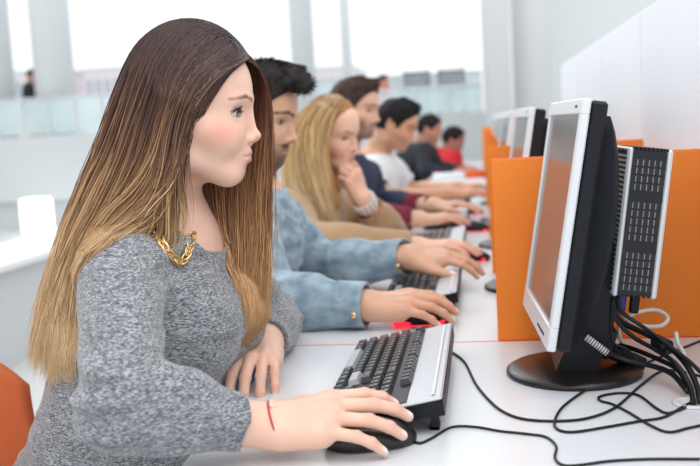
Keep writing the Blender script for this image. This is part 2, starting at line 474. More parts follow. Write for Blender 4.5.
def limb(a, b, c, r, axis=None):
    """shoulder a, elbow b, wrist c"""
    a, b, c = map(np.array, (a, b, c))
    return [('u', RC(a, b, r[0], r[1]), .03), ('u', RC(b, b+(c-b)*.35, r[1], r[1]*1.0), .02), ('u', RC(b+(c-b)*.3, c, r[1]*1.0, r[2]), .02)]

def torso_ops(k, off=0.0):
    f = nrm(k['fwd']); s = k.get('girth', 1.0); O = []
    nk, ch, wa, pe = [np.array(k[n], float) for n in ('neck', 'chest', 'waist', 'pelvis')]
    R, L = [np.array(p, float) for p in k['sh']]
    fl = k.get('flat', .72); O.append(('u', FC(pe, wa, .165*s+off, .138*s+off, f, fl), 0))
    O.append(('u', FC(wa, ch, .138*s+off, .150*s+off, f, .70*.5+fl*.5-.01), .06))
    mid = (R+L)/2
    O.append(('u', FC(ch, mid-np.array([0, 0, .03]), .148*s+off, .118*s+off, f, .68), .06))
    O.append(('u', RC(R*.9+L*.1-[0, 0, .01], mid*.5+nk*.5, .048+off, .060+off), .04))
    O.append(('u', RC(L*.9+R*.1-[0, 0, .01], mid*.5+nk*.5, .048+off, .060+off), .04))
    if k.get('bust'):
        b = k['bust']; sd = nrm(L-R)
        for y in (-1, 1): O.append(('u', EL(ch+f*(b+.01)+sd*.075*y+[0, 0, .005], (.062+off, .068+off, .066+off)), .05))
    return O

def leg_ops(k, off=0.0):
    O = []
    for h, kn, an in k['legs']:
        O += [('u', RC(h, kn, .082+off, .058+off), .03), ('u', RC(kn, an, .056+off, .038+off), .02)]
    return O

def person(k, name='person'):
    set_origin(k['base']); T = Frame(k['head'], *k['hrot'], k.get('hs', 1.0)); h = k['h']
    nk = np.array(k['neck'], float); r = k.get('nr', .050)
    O = head_ops(T, k.get('male', False), k.get('ears', True))
    O.append(('u', RC(T(-.018, 0, -.035), nk+[0, 0, .035], r, r*1.04), .022))
    O.append(('u', RC(nk+[0, 0, .03], nk-[0, 0, .05], r*1.02, r*1.4), .03))
    O += [(a, b, c) for a, b, c in torso_ops(k)]
    O[-len(torso_ops(k))] = ('u', O[-len(torso_ops(k))][1], .04)
    nails = []; kns = []
    for i in (0, 1):
        O += limb(k['sh'][i], k['el'][i], k['wr'][i], k.get('armr', (.046, .038, .026)))
        hk = k['hands'][i]
        ho, nl, kn = hand_ops(k['wr'][i], hk['d'], hk['up'], +1 if i == 0 else -1, **{a: b for a, b in hk.items() if a not in ('d', 'up')})
        O.append(('u', G(ho), .012)); nails += nl; kns += kn
    O += leg_ops(k)
    if k.get('feet', True):
        for hh, kn, an in k['legs']: O.append(('u', RC(an, np.array(an)+[.15, 0, -.045], .038, .030), .02))
    lo, hi = bounds(O); V, F = mesh_sdf(O, lo, hi, h)
    C = head_color(T, V, k['skin'], k.get('style', {}))
    red = np.array(k['skin'])*[1.0, .74, .70]; hm = np.zeros(len(V))
    for q in kns: hm = np.maximum(hm, np.exp(-((V-q)**2).sum(1)/.0075**2))
    C = mixc(C, hm*.55, red)
    C = C*(1+vnoise(V*70)[:, None]*np.array([.04, .10, .12]))
    for a, b, rr in nails:
        m = sstep(rr*1.0, rr*.75, RC(a, b, 0, 0).d(V)); C = mixc(C, m*k.get('nailm', .85), k.get('nailc', srgb(250, 228, 224)))
    o = obj(name, V, F, M['skin'], None, True, C)
    set_tag(o, k['label'], 'person', k.get('group'))
    eyes(T, o, k.get('iris', (48, 32, 24)), k.get('gaze', 0), srgb(170, 154, 146) if k.get('male') else srgb(214, 204, 198))
    return o, T

def sleeve(k, i, off, frac, r=None):
    """arm cover to the fraction frac of the forearm"""
    a, b, c = [np.array(k[n][i], float) for n in ('sh', 'el', 'wr')]; r = r or k.get('armr', (.046, .038, .026))
    if frac <= 0:
        e = a+(b-a)*(1+frac); return [('u', RC(a, e, r[0]+off, r[0]*.95+off), .03)], (e, nrm(b-a), r[0]*.95+off)
    e = b+(c-b)*frac
    rr = r[1]+(r[2]-r[1])*frac
    return [('u', RC(a, b, r[0]+off, r[1]+off), .03), ('u', RC(b, b+(c-b)*.4, r[1]+off, r[1]*.98+off), .02), ('u', RC(b+(c-b)*.3, e, r[1]*.98+off, rr+off*.8), .02)], (e, nrm(c-b), rr+off*.8)

def garment(k, name, material, off=.010, frac=(.95, .95), h=None, wr=.003, neck_cut=.062, parent=None, hem=None, colors=None, extra=None, wscale=22, seed=0.0, cuffoff=None, neck_pt=None, neck_n=None):
    nk = np.array(k['neck'], float); O = torso_ops(k, off)[0:]; sl = []
    for i in (0, 1):
        s, e = sleeve(k, i, off if cuffoff is None else cuffoff, frac[i]); O += s; sl.append(e)
    if extra: O += extra
    els = [np.array(k['el'][i], float) for i in (0, 1)]; ch = np.array(k['waist'], float)
    def wrinkle(P):
        amp = np.full(len(P), .35)
        for e in els: amp = np.maximum(amp, np.exp(-(((P-e)**2).sum(1))/.11**2))
        for s in k['sh']: amp = np.maximum(amp, .7*np.exp(-(((P-(np.array(s)-[0, 0, .08]))**2).sum(1))/.08**2))
        n1 = vnoise(P*[wscale, wscale, wscale*1.3]+seed); n2 = vnoise(P*[wscale*.5, wscale*.6, wscale*2.4]+vnoise(P*8)[:, None]*1.5+seed+7)
        fo = np.abs(n2)*2-.35
        return np.clip(-(n1*.55+np.clip(.30-fo, -1, 1)*1.1-.15)*wr*amp*2, -.02, off*.55)
    O.append(('n', NZ(wrinkle), 0))
    for (e, d, rr), f in zip(sl, frac):    # open cuffs: flat end and a hollow
        O.append(('s', G([('u', EL(e+d*.035, np.array([.038, rr*1.5, rr*1.5]), np.stack([d, *perp(d)], 1)), 0)]), .002))
        O.append(('s', RC(e-d*.012, e+d*.02, rr-.006, rr-.005), .002))
    if neck_cut:
        c = nk+np.array([0, 0, .035]) if neck_pt is None else np.array(neck_pt)
        O.append(('s', RC(c-nrm(neck_n if neck_n is not None else (0, 0, 1))*.0, c+nrm(neck_n if neck_n is not None else (0, 0, 1))*.12, neck_cut, neck_cut*1.1), .004))
    if hem is not None: O.append(('i', PL((0, 0, hem), (0, 0, -1)), .004))
    lo, hi = bounds(O); V, F = mesh_sdf(O, lo, hi, h or k['h']); k['gops'] = O
    return obj(name, V, F, material, parent, True, colors(V) if colors else None)

def perp(d):
    a = np.array([0, 0, 1.0]) if abs(d[2]) < .9 else np.array([1.0, 0, 0]); u = nrm(np.cross(d, a)); return u, np.cross(d, u)

def trousers(k, material, parent, top, h=.006):
    O = [('u', FC(np.array(k['pelvis'], float)-[0, 0, .0], np.array(k['pelvis'], float)+[0, 0, .02], .156*k.get('girth', 1), .150*k.get('girth', 1), k['fwd'], .74), 0)]+leg_ops(k, .010)
    O.append(('i', PL((0, 0, top), (0, 0, 1)), .004))
    for hh, kn, an in k['legs']: O.append(('s', RC(np.array(an)-[0, 0, .02], np.array(an)-[0, 0, .12], .09, .09), .002))
    lo, hi = bounds(O); V, F = mesh_sdf(O, lo, hi, h); return obj('trousers', V, F, material, parent, True)

def shoes(k, material, parent):
    for hh, kn, an in k['legs']:
        a = np.array(an, float); O = [('u', RC(a+[0, 0, .0], a+[0, 0, -.04], .046, .040), 0), ('u', RC(a+[-.02, 0, -.055], a+[.15, 0, -.062], .036, .033), .03), ('i', PL((0, 0, .004), (0, 0, -1)), .003)]
        lo, hi = bounds(O); V, F = mesh_sdf(O, lo, hi, .006); obj('shoe', V, F, material, parent, True)

def short_hair(T, parent, color, h, cutc=(.085, 0, -.055), cutr=(.085, .12, .125), thick=.007, tuft=None, amp=.004, low=-.055, extra=None, wisps=0, flow=(.6, 0, .1)):
    s = T.s; O = [('u', EL(T(.002, 0, .032), np.array((.087+thick, .073+thick*.8, .083+thick*.8))*s, T.R), 0),
                  ('u', EL(T(-.014, 0, .020), np.array((.072+thick, .071+thick*.7, .080))*s, T.R), .02)]
    if tuft:
        for a, b, ra, rb in tuft: O.append(('u', RC(T(*a), T(*b), ra*s, rb*s), .02))
    def nz(P):
        L = T.inv(P); w = vnoise(L*[20, 20, 20])
        return vnoise(L*[46, 46, 60]+w[:, None]*2)*amp*2.2+vnoise(L*[150, 170, 150]+w[:, None]*6)*amp
    O.append(('n', NZ(nz), 0))
    O.append(('s', EL(T(*cutc), np.array(cutr)*s, T.R), .006))
    for y in (-1, 1): O.append(('s', EL(T(.0, .085*y, -.030), np.array((.024, .03, .046))*s, T.R), .004))
    O.append(('i', PL(T(0, 0, low), -T.R[:, 2]+T.R[:, 0]*.35), .01))
    if extra: O += extra
    lo, hi = bounds(O); V, F = mesh_sdf(O, lo, hi, h)
    L = T.inv(V); n = vnoise(L*[300, 300, 90])
    C = np.clip(np.tile(np.array(color), (len(V), 1))*(1+n[:, None]*1.2), 0, 1)
    if wisps:
        rs = np.random.RandomState(3); nrmv = np.zeros_like(V); a, b, c_, d_ = V[F[:, 0]], V[F[:, 1]], V[F[:, 2]], V[F[:, 3]]; fn = np.cross(c_-a, d_-b)
        for q in range(4): np.add.at(nrmv, F[:, q], fn)
        nrmv /= np.linalg.norm(nrmv, axis=1)[:, None]+1e-12
        idx = rs.randint(0, len(V), wisps); P0, N0 = V[idx], nrmv[idx]; Lq = L[idx]; sel = np.einsum('ij,ij->i', N0, V[idx]-T.o) > 0; P0, N0, Lq = P0[sel], N0[sel], Lq[sel]
        sw_ = np.stack([vnoise(Lq*30), vnoise(Lq*30+9), vnoise(Lq*30+17)], -1)*1.8
        D = N0*.22+(T.R@np.array(flow))[None]*.8+sw_; D /= np.linalg.norm(D, axis=1)[:, None]; ln = (.014+.016*rs.rand(len(P0)))[:, None]*s
        tt = np.linspace(0, 1, 6)[None, :, None]; crl = np.cross(D, N0)*rs.randn(len(P0), 1)*.35
        Pp = P0[:, None]-N0[:, None]*.004+D[:, None]*ln[:, None]*tt+(crl-N0*.45)[:, None]*ln[:, None]*tt**2
        Tn = np.gradient(Pp, axis=1); Tn /= np.linalg.norm(Tn, axis=2, keepdims=True)+1e-12; aa = np.cross(Tn, [.3, 1, .2]); aa /= np.linalg.norm(aa, axis=2, keepdims=True)+1e-9; bb = np.cross(Tn, aa)
        rr = (.0011*s*np.clip((1-tt)*1.6+.1, 0, 1)); n = len(P0); seg = 6
        W = np.stack([Pp+rr*(aa*math.cos(q)+bb*math.sin(q)) for q in (0, 2.094, 4.189)], 2).reshape(-1, 3)
        base = (np.arange(n)[:, None, None]*seg+np.arange(seg-1)[None, :, None])*3+np.arange(3)[None, None]; nx = (np.arange(n)[:, None, None]*seg+np.arange(seg-1)[None, :, None])*3+((np.arange(3)+1) % 3)[None, None]
        FF = np.stack([base, nx, nx+3, base+3], -1).reshape(-1, 4).astype(np.int32)
        CC = np.repeat(np.array(color)[None]*(.6+1.3*rs.rand(n, 1)), seg*3, 0)
        V, F, C = join([(V, F, C), (W, FF, CC)])
    return obj('hair', V, F, M['hair'], parent, True, C)

def strands(guides, n, rad, spread, ramp, seed=1, seg=26, tmin=.82, wav=.006, thick=.012, out=None, uclump=40, skull=None, cover=None):
    """hair strands between guide polylines; returns V, F, C. ramp(t, r) -> colour"""
    rs = np.random.RandomState(seed); K = 40
    Gs = []
    for g in guides:
        p = spline(g, 10); s = np.r_[0, np.cumsum(np.linalg.norm(np.diff(p, axis=0), axis=1))]; s /= s[-1]
        Gs.append(np.stack([np.interp(np.linspace(0, 1, K), s, p[:, i]) for i in range(3)], -1))
    Gs = np.array(Gs); m = len(Gs)
    u = rs.rand(n)*(m-1); cl = rs.rand(n) < .65; u = np.where(cl, (np.floor(u*uclump)+.5)/uclump+rs.randn(n)*.12/uclump, u); u = np.clip(u, 0, m-1-1e-6)
    # Catmull-Rom across the guides
    i = np.floor(u).astype(int); f = u-i
    g0, g1, g2, g3 = Gs[np.maximum(i-1, 0)], Gs[i], Gs[np.minimum(i+1, m-1)], Gs[np.minimum(i+2, m-1)]
    f = f[:, None, None]
    L = .5*(2*g1+(g2-g0)*f+(2*g0-5*g1+4*g2-g3)*f*f+(3*g1-g0-3*g2+g3)*f**3)
    end = tmin+(1-tmin)*rs.rand(n)
    tt = np.linspace(0, 1, seg); t = tt[None]*end[:, None]
    x = t*(K-1); j = np.minimum(x.astype(int), K-2); fr = (x-j)[..., None]
    P = np.take_along_axis(L, j[..., None], 1)*(1-fr)+np.take_along_axis(L, (j+1)[..., None], 1)*fr
    layer = rs.rand(n)
    if out is not None:
        grow = sstep(0, .25, t); P = P+np.array(out)[None, None]*((layer-.5)*thick)[:, None, None]*(0.25+.75*grow)[..., None]
    ph = rs.rand(n, 3)*6.28; fq = 1.5+rs.rand(n, 3)*2.5
    cu = np.floor(u*uclump).astype(int); cph = rs.rand(10000, 3)*6.28; cp = cph[cu % 10000]
    off = np.sin(t[..., None]*fq[:, None]*3+ph[:, None])*.35*wav+np.sin(t[..., None]*7+cp[:, None])*wav
    P = P+off*sstep(.05, .6, t)[..., None]+(rs.randn(n, 3)*spread)[:, None]*sstep(0.0, .5, t)[..., None]
    if skull is not None:      # keep the strands outside the head
        T, rr_, lay = skull; Q = T.inv(P.reshape(-1, 3)); cc = np.array([.002, 0, .030])
        d = Q-cc; e = np.sqrt(((d/np.array(rr_))**2).sum(1)); lv = 1+lay*np.repeat(layer, seg)
        f_ = np.where((e < lv) & (Q[:, 2] > -.10), lv/np.maximum(e, .3), 1); low = sstep(-.10, .02, Q[:, 2]); f_ = 1+(f_-1)*low
        P = (T.o+((cc+d*f_[:, None])*T.s)@T.R.T).reshape(P.shape)
    if cover is not None:      # and outside the clothes
        ops, dirv, gap = cover; Q = P.reshape(-1, 3)
        for _ in range(3):
            d = ev(ops, Q); Q = Q+np.array(dirv)[None]*np.clip(gap*(1+np.repeat(layer, seg))-d, 0, .02)[:, None]
        P = Q.reshape(P.shape)
    Tn = np.gradient(P, axis=1); Tn /= np.linalg.norm(Tn, axis=2, keepdims=True)+1e-12
    a = np.cross(Tn, np.array([.3, 1.0, .2])); a /= np.linalg.norm(a, axis=2, keepdims=True)+1e-9; b = np.cross(Tn, a)
    rr = rad*(.6+.8*rs.rand(n))[:, None]*(np.clip(tt*12+.5, 0, 1)*np.clip((1-tt)*3.5+.12, 0, 1))[None]
    V = np.stack([P+rr[..., None]*(a*math.cos(q)+b*math.sin(q)) for q in (0, 2.094, 4.189)], 2)     # n, seg, 3, 3
    base = (np.arange(n)[:, None, None]*seg+np.arange(seg-1)[None, :, None])*3+np.arange(3)[None, None]
    nx = (np.arange(n)[:, None, None]*seg+np.arange(seg-1)[None, :, None])*3+((np.arange(3)+1) % 3)[None, None]
    F = np.stack([base, nx, nx+3, base+3], -1).reshape(-1, 4).astype(np.int32)
    rnd = np.clip(.6*rs.rand(10000)[cu % 10000]+.4*rs.rand(n), 0, 1)
    C = ramp(t, rnd[:, None]*np.ones_like(t), P)
    C = np.repeat(C[:, :, None], 3, 2)
    return V.reshape(-1, 3), F, C.reshape(-1, 3)

def join(parts):
    V = []; F = []; C = []; b = 0
    for v, f, c in parts: V.append(v); F.append(f+b); C.append(c); b += len(v)
    return np.concatenate(V), np.concatenate(F), np.concatenate(C)

def cramp(stops):
    xs = [s[0] for s in stops]; cs = np.array([s[1] for s in stops])
    return lambda t: np.stack([np.interp(t, xs, cs[:, i]) for i in range(3)], -1)

# ------------------------------------------------------------------ materials
M = {}
M['white_wall'] = mat('white_wall', (.80, .82, .83), .6, bump=((60, 60, 60), .05, .002))
M['grey_wall'] = mat('grey_wall', (.60, .63, .64), .7)
M['floor'] = mat('floor', (.62, .63, .62), .35, noise=((3, 3, 3), (.68, .69, .68), .3, .7, 4))
M['column'] = mat('column', (.78, .81, .82), .55); M['parapet'] = mat('parapet', (.64, .67, .67), .6)
M['partition'] = mat('partition', (.84, .87, .92), .35)
M['desktop'] = mat('desktop', (.70, .71, .74), .26, spec=.5, bump=((900, 900, 900), .03, .0005), noise=((5, 5, 5), (.73, .74, .765), .35, .65, 3))
M['orange'] = mat('orange', srgb(250, 132, 28), .45, noise=((9, 9, 4), srgb(252, 140, 38), .3, .7, 3))
M['orange_edge'] = mat('orange_edge', srgb(238, 96, 40), .45)
M['white_metal'] = mat('white_metal', (.7, .71, .72), .4)
M['silver'] = mat('silver', (.74, .755, .78), .34, .15, bump=((2000, 2000, 2000), .02, .0003))
M['silver_blue'] = mat('silver_blue', (.54, .56, .60), .30, .25)
M['black_plastic'] = mat('black_plastic', (.006, .007, .011), .42, spec=.3, bump=((1500, 1500, 1500), .05, .0003))
M['gloss_black'] = mat('gloss_black', (.014, .010, .010), .30)
M['dark_grey'] = mat('dark_grey', (.016, .017, .021), .45, spec=.35)
M['key'] = mat('key', (.032, .035, .045), .20, bump=((800, 800, 800), .05, .0003))
M['key_grey'] = mat('key_grey', (.42, .43, .46), .3)
M['rib_grey'] = mat('rib_grey', (.34, .35, .37), .4)
M['cable'] = mat('cable', (.008, .008, .010), .42, spec=.35)
M['white_cable'] = mat('white_cable', (.74, .74, .72), .4)
M['blue_plastic'] = mat('blue_plastic', (.02, .05, .30), .4)
M['red_glow'] = mat('red_glow', (.75, .01, .03), .4, emit=(1, .02, .05), estr=1.2)
M['screen'] = mat('screen', (.16, .15, .15), .16, spec=.5)
M['glass'] = mat('glass', (.80, .93, .94), .05, trans=0, alpha=.55)
M['glow'] = mat('glow', (1, 1, 1), .5, emit=(1, 1, 1), estr=2.2)
M['chair_plastic'] = mat('chair_plastic', srgb(230, 116, 68), .38, noise=((14, 14, 14), srgb(233, 120, 72), .3, .7, 3))
M['chrome'] = mat('chrome', (.75, .75, .76), .18, 1.0)
M['gold'] = mat('gold', srgb(232, 200, 146), .30, 1.0)
M['skin'] = mat('skin', rough=.42, attr=True, sss=.16, spec=.4, bump=((700, 700, 700), .05, .0004))
M['eye'] = mat('eye', rough=.12, attr=True, spec=.35)
M['hair'] = mat('hair', rough=.62, attr=True, spec=.18)
M['strand'] = mat('strand', rough=.34, attr=True, spec=.5)
M['bldg'] = mat('bldg', (.74, .68, .70), .8); M['bldg_dark'] = mat('bldg_dark', (.42, .45, .48), .5); M['slate'] = mat('slate', (.22, .23, .25), .6)
M['pearl'] = mat('pearl', (.8, .78, .74), .25)
M['bracelet'] = mat('bracelet', srgb(190, 60, 50), .5)

def melange():
    m = mat('sweater', (.2, .2, .22), .85, sheen=.3, spec=.2); nt = m.node_tree; b = nt.nodes['Principled BSDF']; L = nt.links
    tc = nt.nodes.new('ShaderNodeTexCoord')
    def noise(sc, rot=(0, 0, 0), det=3, dist=0):
        mp = nt.nodes.new('ShaderNodeMapping'); mp.inputs['Scale'].default_value = sc; mp.inputs['Rotation'].default_value = rot
        L.new(tc.outputs['Object'], mp.inputs[0]); n = nt.nodes.new('ShaderNodeTexNoise'); n.inputs['Scale'].default_value = 1
        n.inputs['Detail'].default_value = det; n.inputs['Distortion'].default_value = dist; L.new(mp.outputs[0], n.inputs['Vector']); return n.outputs['Fac']
    a = noise((210, 210, 1150), (0, .22, 0), 5, .5); c = noise((55, 55, 260), (0, .22, 0), 2, .3); fine = noise((900, 900, 900), det=1)
    mx = nt.nodes.new('ShaderNodeMath'); mx.operation = 'MULTIPLY_ADD'; mx.inputs[1].default_value = .82; L.new(a, mx.inputs[0])
    m2 = nt.nodes.new('ShaderNodeMath'); m2.operation = 'MULTIPLY'; m2.inputs[1].default_value = .18; L.new(c, m2.inputs[0]); L.new(m2.outputs[0], mx.inputs[2])
    r = nt.nodes.new('ShaderNodeValToRGB'); e = r.color_ramp.elements
    e[0].position = .36; e[0].color = (.040, .043, .054, 1); e[1].position = .61; e[1].color = (.48, .49, .51, 1)
    k = e.new(.49); k.color = (.165, .172, .190, 1)
    L.new(mx.outputs[0], r.inputs[0]); L.new(r.outputs[0], b.inputs['Base Color'])
    ad = nt.nodes.new('ShaderNodeMath'); L.new(a, ad.inputs[0]); L.new(fine, ad.inputs[1])
    bp = nt.nodes.new('ShaderNodeBump'); bp.inputs['Strength'].default_value = .35; bp.inputs['Distance'].default_value = .0015
    L.new(ad.outputs[0], bp.inputs['Height']); L.new(bp.outputs[0], b.inputs['Normal']); return m
M['sweater'] = melange()
M['denim'] = mat('denim', srgb(104, 128, 146), .85, noise=((24, 24, 36), srgb(164, 184, 196), .32, .68, 8), bump=((500, 500, 700), .3, .001), sheen=.2)
M['denim_dark'] = mat('denim_dark', srgb(44, 54, 74), .85, noise=((40, 40, 40), srgb(62, 74, 98), .3, .7, 5))
M['tan'] = mat('tan', srgb(168, 134, 100), .85, noise=((16, 16, 16), srgb(184, 150, 114), .3, .7, 5), sheen=.3)
M['navy'] = mat('navy', srgb(44, 52, 78), .8); M['maroon'] = mat('maroon', srgb(122, 32, 52), .8)
M['white_cloth'] = mat('white_cloth', srgb(232, 236, 240), .8); M['jacket'] = mat('jacket', srgb(34, 37, 46), .6, spec=.3)
M['red_cloth'] = mat('red_cloth', srgb(220, 36, 48), .7); M['orange_cloth'] = mat('orange_cloth', srgb(240, 120, 80), .7)
M['black_cloth'] = mat('black_cloth', srgb(34, 34, 40), .8); M['shoe'] = mat('shoe', (.03, .03, .035), .5)

# ------------------------------------------------------------------ the setting
def struct(name, mb, m):
    set_origin((0, 0, 0)); return mb.build(name, m, tag=(None, None, None, 'structure'))
ZD = .74; DY = .76; SEAM = 1.667; XF = -.371; XP = .395
struct('floor', MB().box((0, 8, -.05), (40, 26, .1)), M['floor'])
struct('wall_partition', MB().box((XP+.02, 2.56, .685), (.04, 4.32, 1.37), bev=.003), M['partition'])
tm = MB()
for k in range(0, 4): tm.box((XP-.0006, SEAM+DY*k, 1.215), (.0012, .0015, .306))
struct('trim_1', tm, M['white_wall'])
# low wall that runs along the row, with a broad ledge
struct('wall_ledge', MB().box((-2.66, 6.2, .255), (.46, 11.0, .51)), M['grey_wall'])
struct('trim_2', MB().box((-2.62, 6.2, .53), (.54, 11.0, .04), bev=.006), M['white_wall'])
# gallery parapet across the hall
struct('wall_gallery', MB().box((-5.8, 12.2, .80), (12.6, .3, .87), bev=.01), M['parapet'])
struct('wall_under_gallery', MB().box((-5.8, 12.26, .18), (12.6, .2, .37)), M['grey_wall'])
struct('wall_back', MB().box((2.6, 11.6, 3.5), (4.4, .3, 7.0)), M['white_wall'])
struct('floor_terrace', MB().box((-7.0, 18.2, 1.0), (22, 11.5, .2)), M['floor'])

def column(x, y, r, z0, z1, label, rr=0):
    set_origin((x, y, z0)); mb = MB().lathe([(0, 0), (r, 0), (r, z1-z0), (0, z1-z0)], (x, y, z0), 40)
    o = mb.build('column', M['column'] if rr == 0 else M['white_wall'], smooth=False); 
    for p in o.data.polygons:
        if abs(p.normal.z) < .5: p.use_smooth = True
    return set_tag(o, None, None, None, 'structure')
for xa, xb, Y in ((344, 354, 19.0), (-30, 14, 12.5), (38, 75, 12.5), (294, 317, 13.5)):
    A, B = px(xa, 100, Y), px(xb, 100, Y); column((A[0]+B[0])/2, Y, (B[0]-A[0])/2, 1.1, 7, '')
for xa, xb, Y in ((484, 512, 10.6), (514, 553, 10.9)):
    A, B = px(xa, 100, Y), px(xb, 100, Y); column((A[0]+B[0])/2, Y, (B[0]-A[0])/2, 0.0, 7, '', 1)

# ------------------------------------------------------------------ desks and dividers
ORD = ['first', 'second', 'third', 'fourth', 'fifth']
def desk(y0, y1, label, far=False):
    yc, L = (y0+y1)/2, y1-y0
    t = thing('desk', label, 'desk', ((XF+XP)/2, yc, 0), 'white desks joined in rows')
    MB().box(((XF+XP)/2, yc, ZD-.0125), (XP-XF-.002, L-.004, .025), bev=.002).build('desktop', M['desktop'], t)
    MB().box(((XF+XP)/2, y1, ZD-.0128), (XP-XF-.004, .0060, .0256)).build('edge_band', M['orange_edge'], t)
    MB().box((XP-.06, yc, .45), (.018, L-.06, .50)).build('modesty_panel', M['white_metal'], t)
    for yy in ((y0+.05, y1-.05) if L > .8 else (y1-.05,)) if not far else (y0+.02, y1-.02):
        if far: MB().box(((XF+XP)/2, yy, (ZD-.025)/2), (XP-XF-.02, .024, ZD-.027)).build('side_panel', M['white_metal'], t)
        else:
            for xx in (XF+.05, XP-.10): MB().box((xx, yy, (ZD-.025)/2), (.04, .04, ZD-.027), bev=.003).build('leg', M['white_metal'], t)
    return t
def divider(y, label):
    t = thing('desk_divider', label, 'divider', ((.016+XP)/2, y, ZD), 'orange dividers between the desks')
    MB().box(((.016+XP)/2, y+.009, ZD+.1605), (XP-.016-.002, .018, .321), bev=.0015).build('panel', M['orange'], t)
    MB().box(((.016+XP)/2, y+.009, ZD+.3214), (XP-.016-.004, .016, .0008)).build('top_edge', M['orange_edge'], t)
    return t
ends = [.62, SEAM]+[SEAM+DY*k for k in range(1, 5)]
dl = ['white desk with the orange edge line where the long haired woman in grey sits', 'white desk where the man in the denim shirt sits',
      'white desk where the blonde woman in the tan coat sits', 'white desk in front of the bearded man in navy', 'white desk at the far end of the row by the man in the white T-shirt']
for i in range(5): desk(ends[i], ends[i+1], dl[i])
vl = ['large orange divider panel standing behind the nearest monitor', 'orange divider panel behind the second monitor of the row', 'orange divider panel, third of the row, mostly covered by nearer ones',
      'orange divider panel, fourth of the row, seen as a thin strip', 'orange divider panel at the far end of the first row']
for i in range(5): divider(SEAM+DY*i, vl[i])
ROW2 = 6.15
for i in range(4): desk(ROW2+DY*i, ROW2+DY*(i+1), ['white desk end of the second row, topped with papers and a red box', 'white desk where the man in the dark jacket leans',
      'white desk beside the person in the red top', 'white desk last of the second row'][i], True)
for i in range(4): divider(ROW2+DY*(i+1)-.02, ['orange divider nearest of the second row past the aisle', 'orange divider second beyond the aisle', 'orange divider third beyond the aisle', 'orange divider last in the hall near the white columns'][i])

# ------------------------------------------------------------------ monitors
def monitor(cx, cy, label, group):
    t = thing('monitor', label, 'monitor', (cx, cy, ZD), group); o = np.array((cx, cy, ZD))
    R = rotz(math.radians(3))@roty(math.radians(9.6)); c = o+np.array((-.029, .023, .241)); W, H = .340, .347
    tr = lambda mb: setattr(mb, 'V', [tuple(c+R@np.array(v)) for v in mb.V]) or mb
    bl, br, bt, bb = .017, .017, .022, .034; d = .0127
    mb = MB(); mb.box((d/2, 0, H/2-bt/2), (d, W, bt), bev=.002); mb.box((d/2, 0, -H/2+bb/2), (d, W, bb), bev=.002)
    mb.box((d/2+.0003, -W/2+br/2, (bb-bt)/2), (d-.0006, br, H-bb-bt+.004), bev=.002); mb.box((d/2+.0003, W/2-bl/2, (bb-bt)/2), (d-.0006, bl, H-bb-bt+.004), bev=.002)
    bz = tr(mb).build('bezel', M['silver'], t)
    tr(MB().box((-.0003, -W/2+.045, H/2-.011), (.0012, .014, .004))).build('sticker', M['dark_grey'], bz)
    b2 = MB()
    for k in range(5): b2.box((-.0005, -W/2+.05+k*.016, -H/2+.014), (.0016, .009, .004), bev=.0006)
    tr(b2).build('control_buttons', M['dark_grey'], bz)
    tr(MB().box((.006, 0, (bb-bt)/2), (.004, W-bl-br+.003, H-bb-bt+.003))).build('screen', M['screen'], t)
    tr(MB().box((d+.0115, 0, 0), (.023, W-.003, H-.003), bev=.004)).build('housing', M['black_plastic'], t)
    prof = []
    for k in range(17):
        s = k/16; z = H/2-.020-s*(H-.035); dep = .036+.038*math.sin(math.pi*min(1, max(0, (s*.96+.02))))**.55
        prof.append((dep, z))
    mb = MB(); rows = []
    for dep, z in prof:
        ring = []
        for yy, q in ((-.164, 0), (-.163, .72), (-.150, .95), (0, 1.0), (.150, .95), (.163, .72), (.164, 0)): ring.append((.030+(dep-.030)*q, yy, z))
        rows.append(ring)
    V = [v for r_ in rows for v in r_]; n = 7; F = [(i*n+j, (i+1)*n+j, (i+1)*n+j+1, i*n+j+1) for i in range(16) for j in range(6)]
    F += [tuple(range(n)), tuple(range(16*n, 17*n))[::-1], tuple(i*n for i in range(17))[::-1], tuple(i*n+n-1 for i in range(17))]
    mb.add(V, F); tr(mb).build('back_cover', M['black_plastic'], t, smooth=True)
    # stand
    mb = MB().lathe([(0, 0), (.099, 0), (.102, .003), (.101, .007), (.094, .011), (.05, .0135), (0, .0135)], o, 64, 1.0, 1.04); mb.build('base', M['gloss_black'], t, smooth=True)
    px0 = MB(); x0, y0 = o[0], o[1]
    poly = [(x0-.030, ZD+.0125), (x0+.030, ZD+.0125), (x0+.062, ZD+.10), (x0+.060, ZD+.20), (x0+.016, ZD+.20), (x0+.002, ZD+.085)]
    px0.prism(poly, 1, y0-.040, y0+.048); px0.build('neck', M['black_plastic'], t)
    MB().box((x0+.034, y0, ZD+.055), (.05, .06, .05), roty(.3), bev=.006).build('hinge_cover', M['dark_grey'], t)
    return t
MC = (.127, 1.447)
mon = monitor(MC[0], MC[1], 'silver framed black monitor nearest, in front of the big orange divider', 'silver and black monitors along the row')
ml = ['silver framed black monitor rising behind the nearest orange divider', 'silver framed monitor third in the row, a thin white edge behind the second', 'black monitor fourth in the row, mostly covered', 'black monitor fifth in the row, by the far divider']
for k in range(1, 5): copy_tree(mon, None, ((-.030, -.045, -.04, -.04)[k-1], DY*k, 0), ml[k-1])
for k in range(3): copy_tree(mon, None, (-.02, ROW2+.38+DY*k-MC[1], 0), ['dark monitor nearest of the second row past the aisle', 'dark monitor behind the aisle in front of the man in the dark jacket', 'dark monitor farthest away beside the white columns'][k])

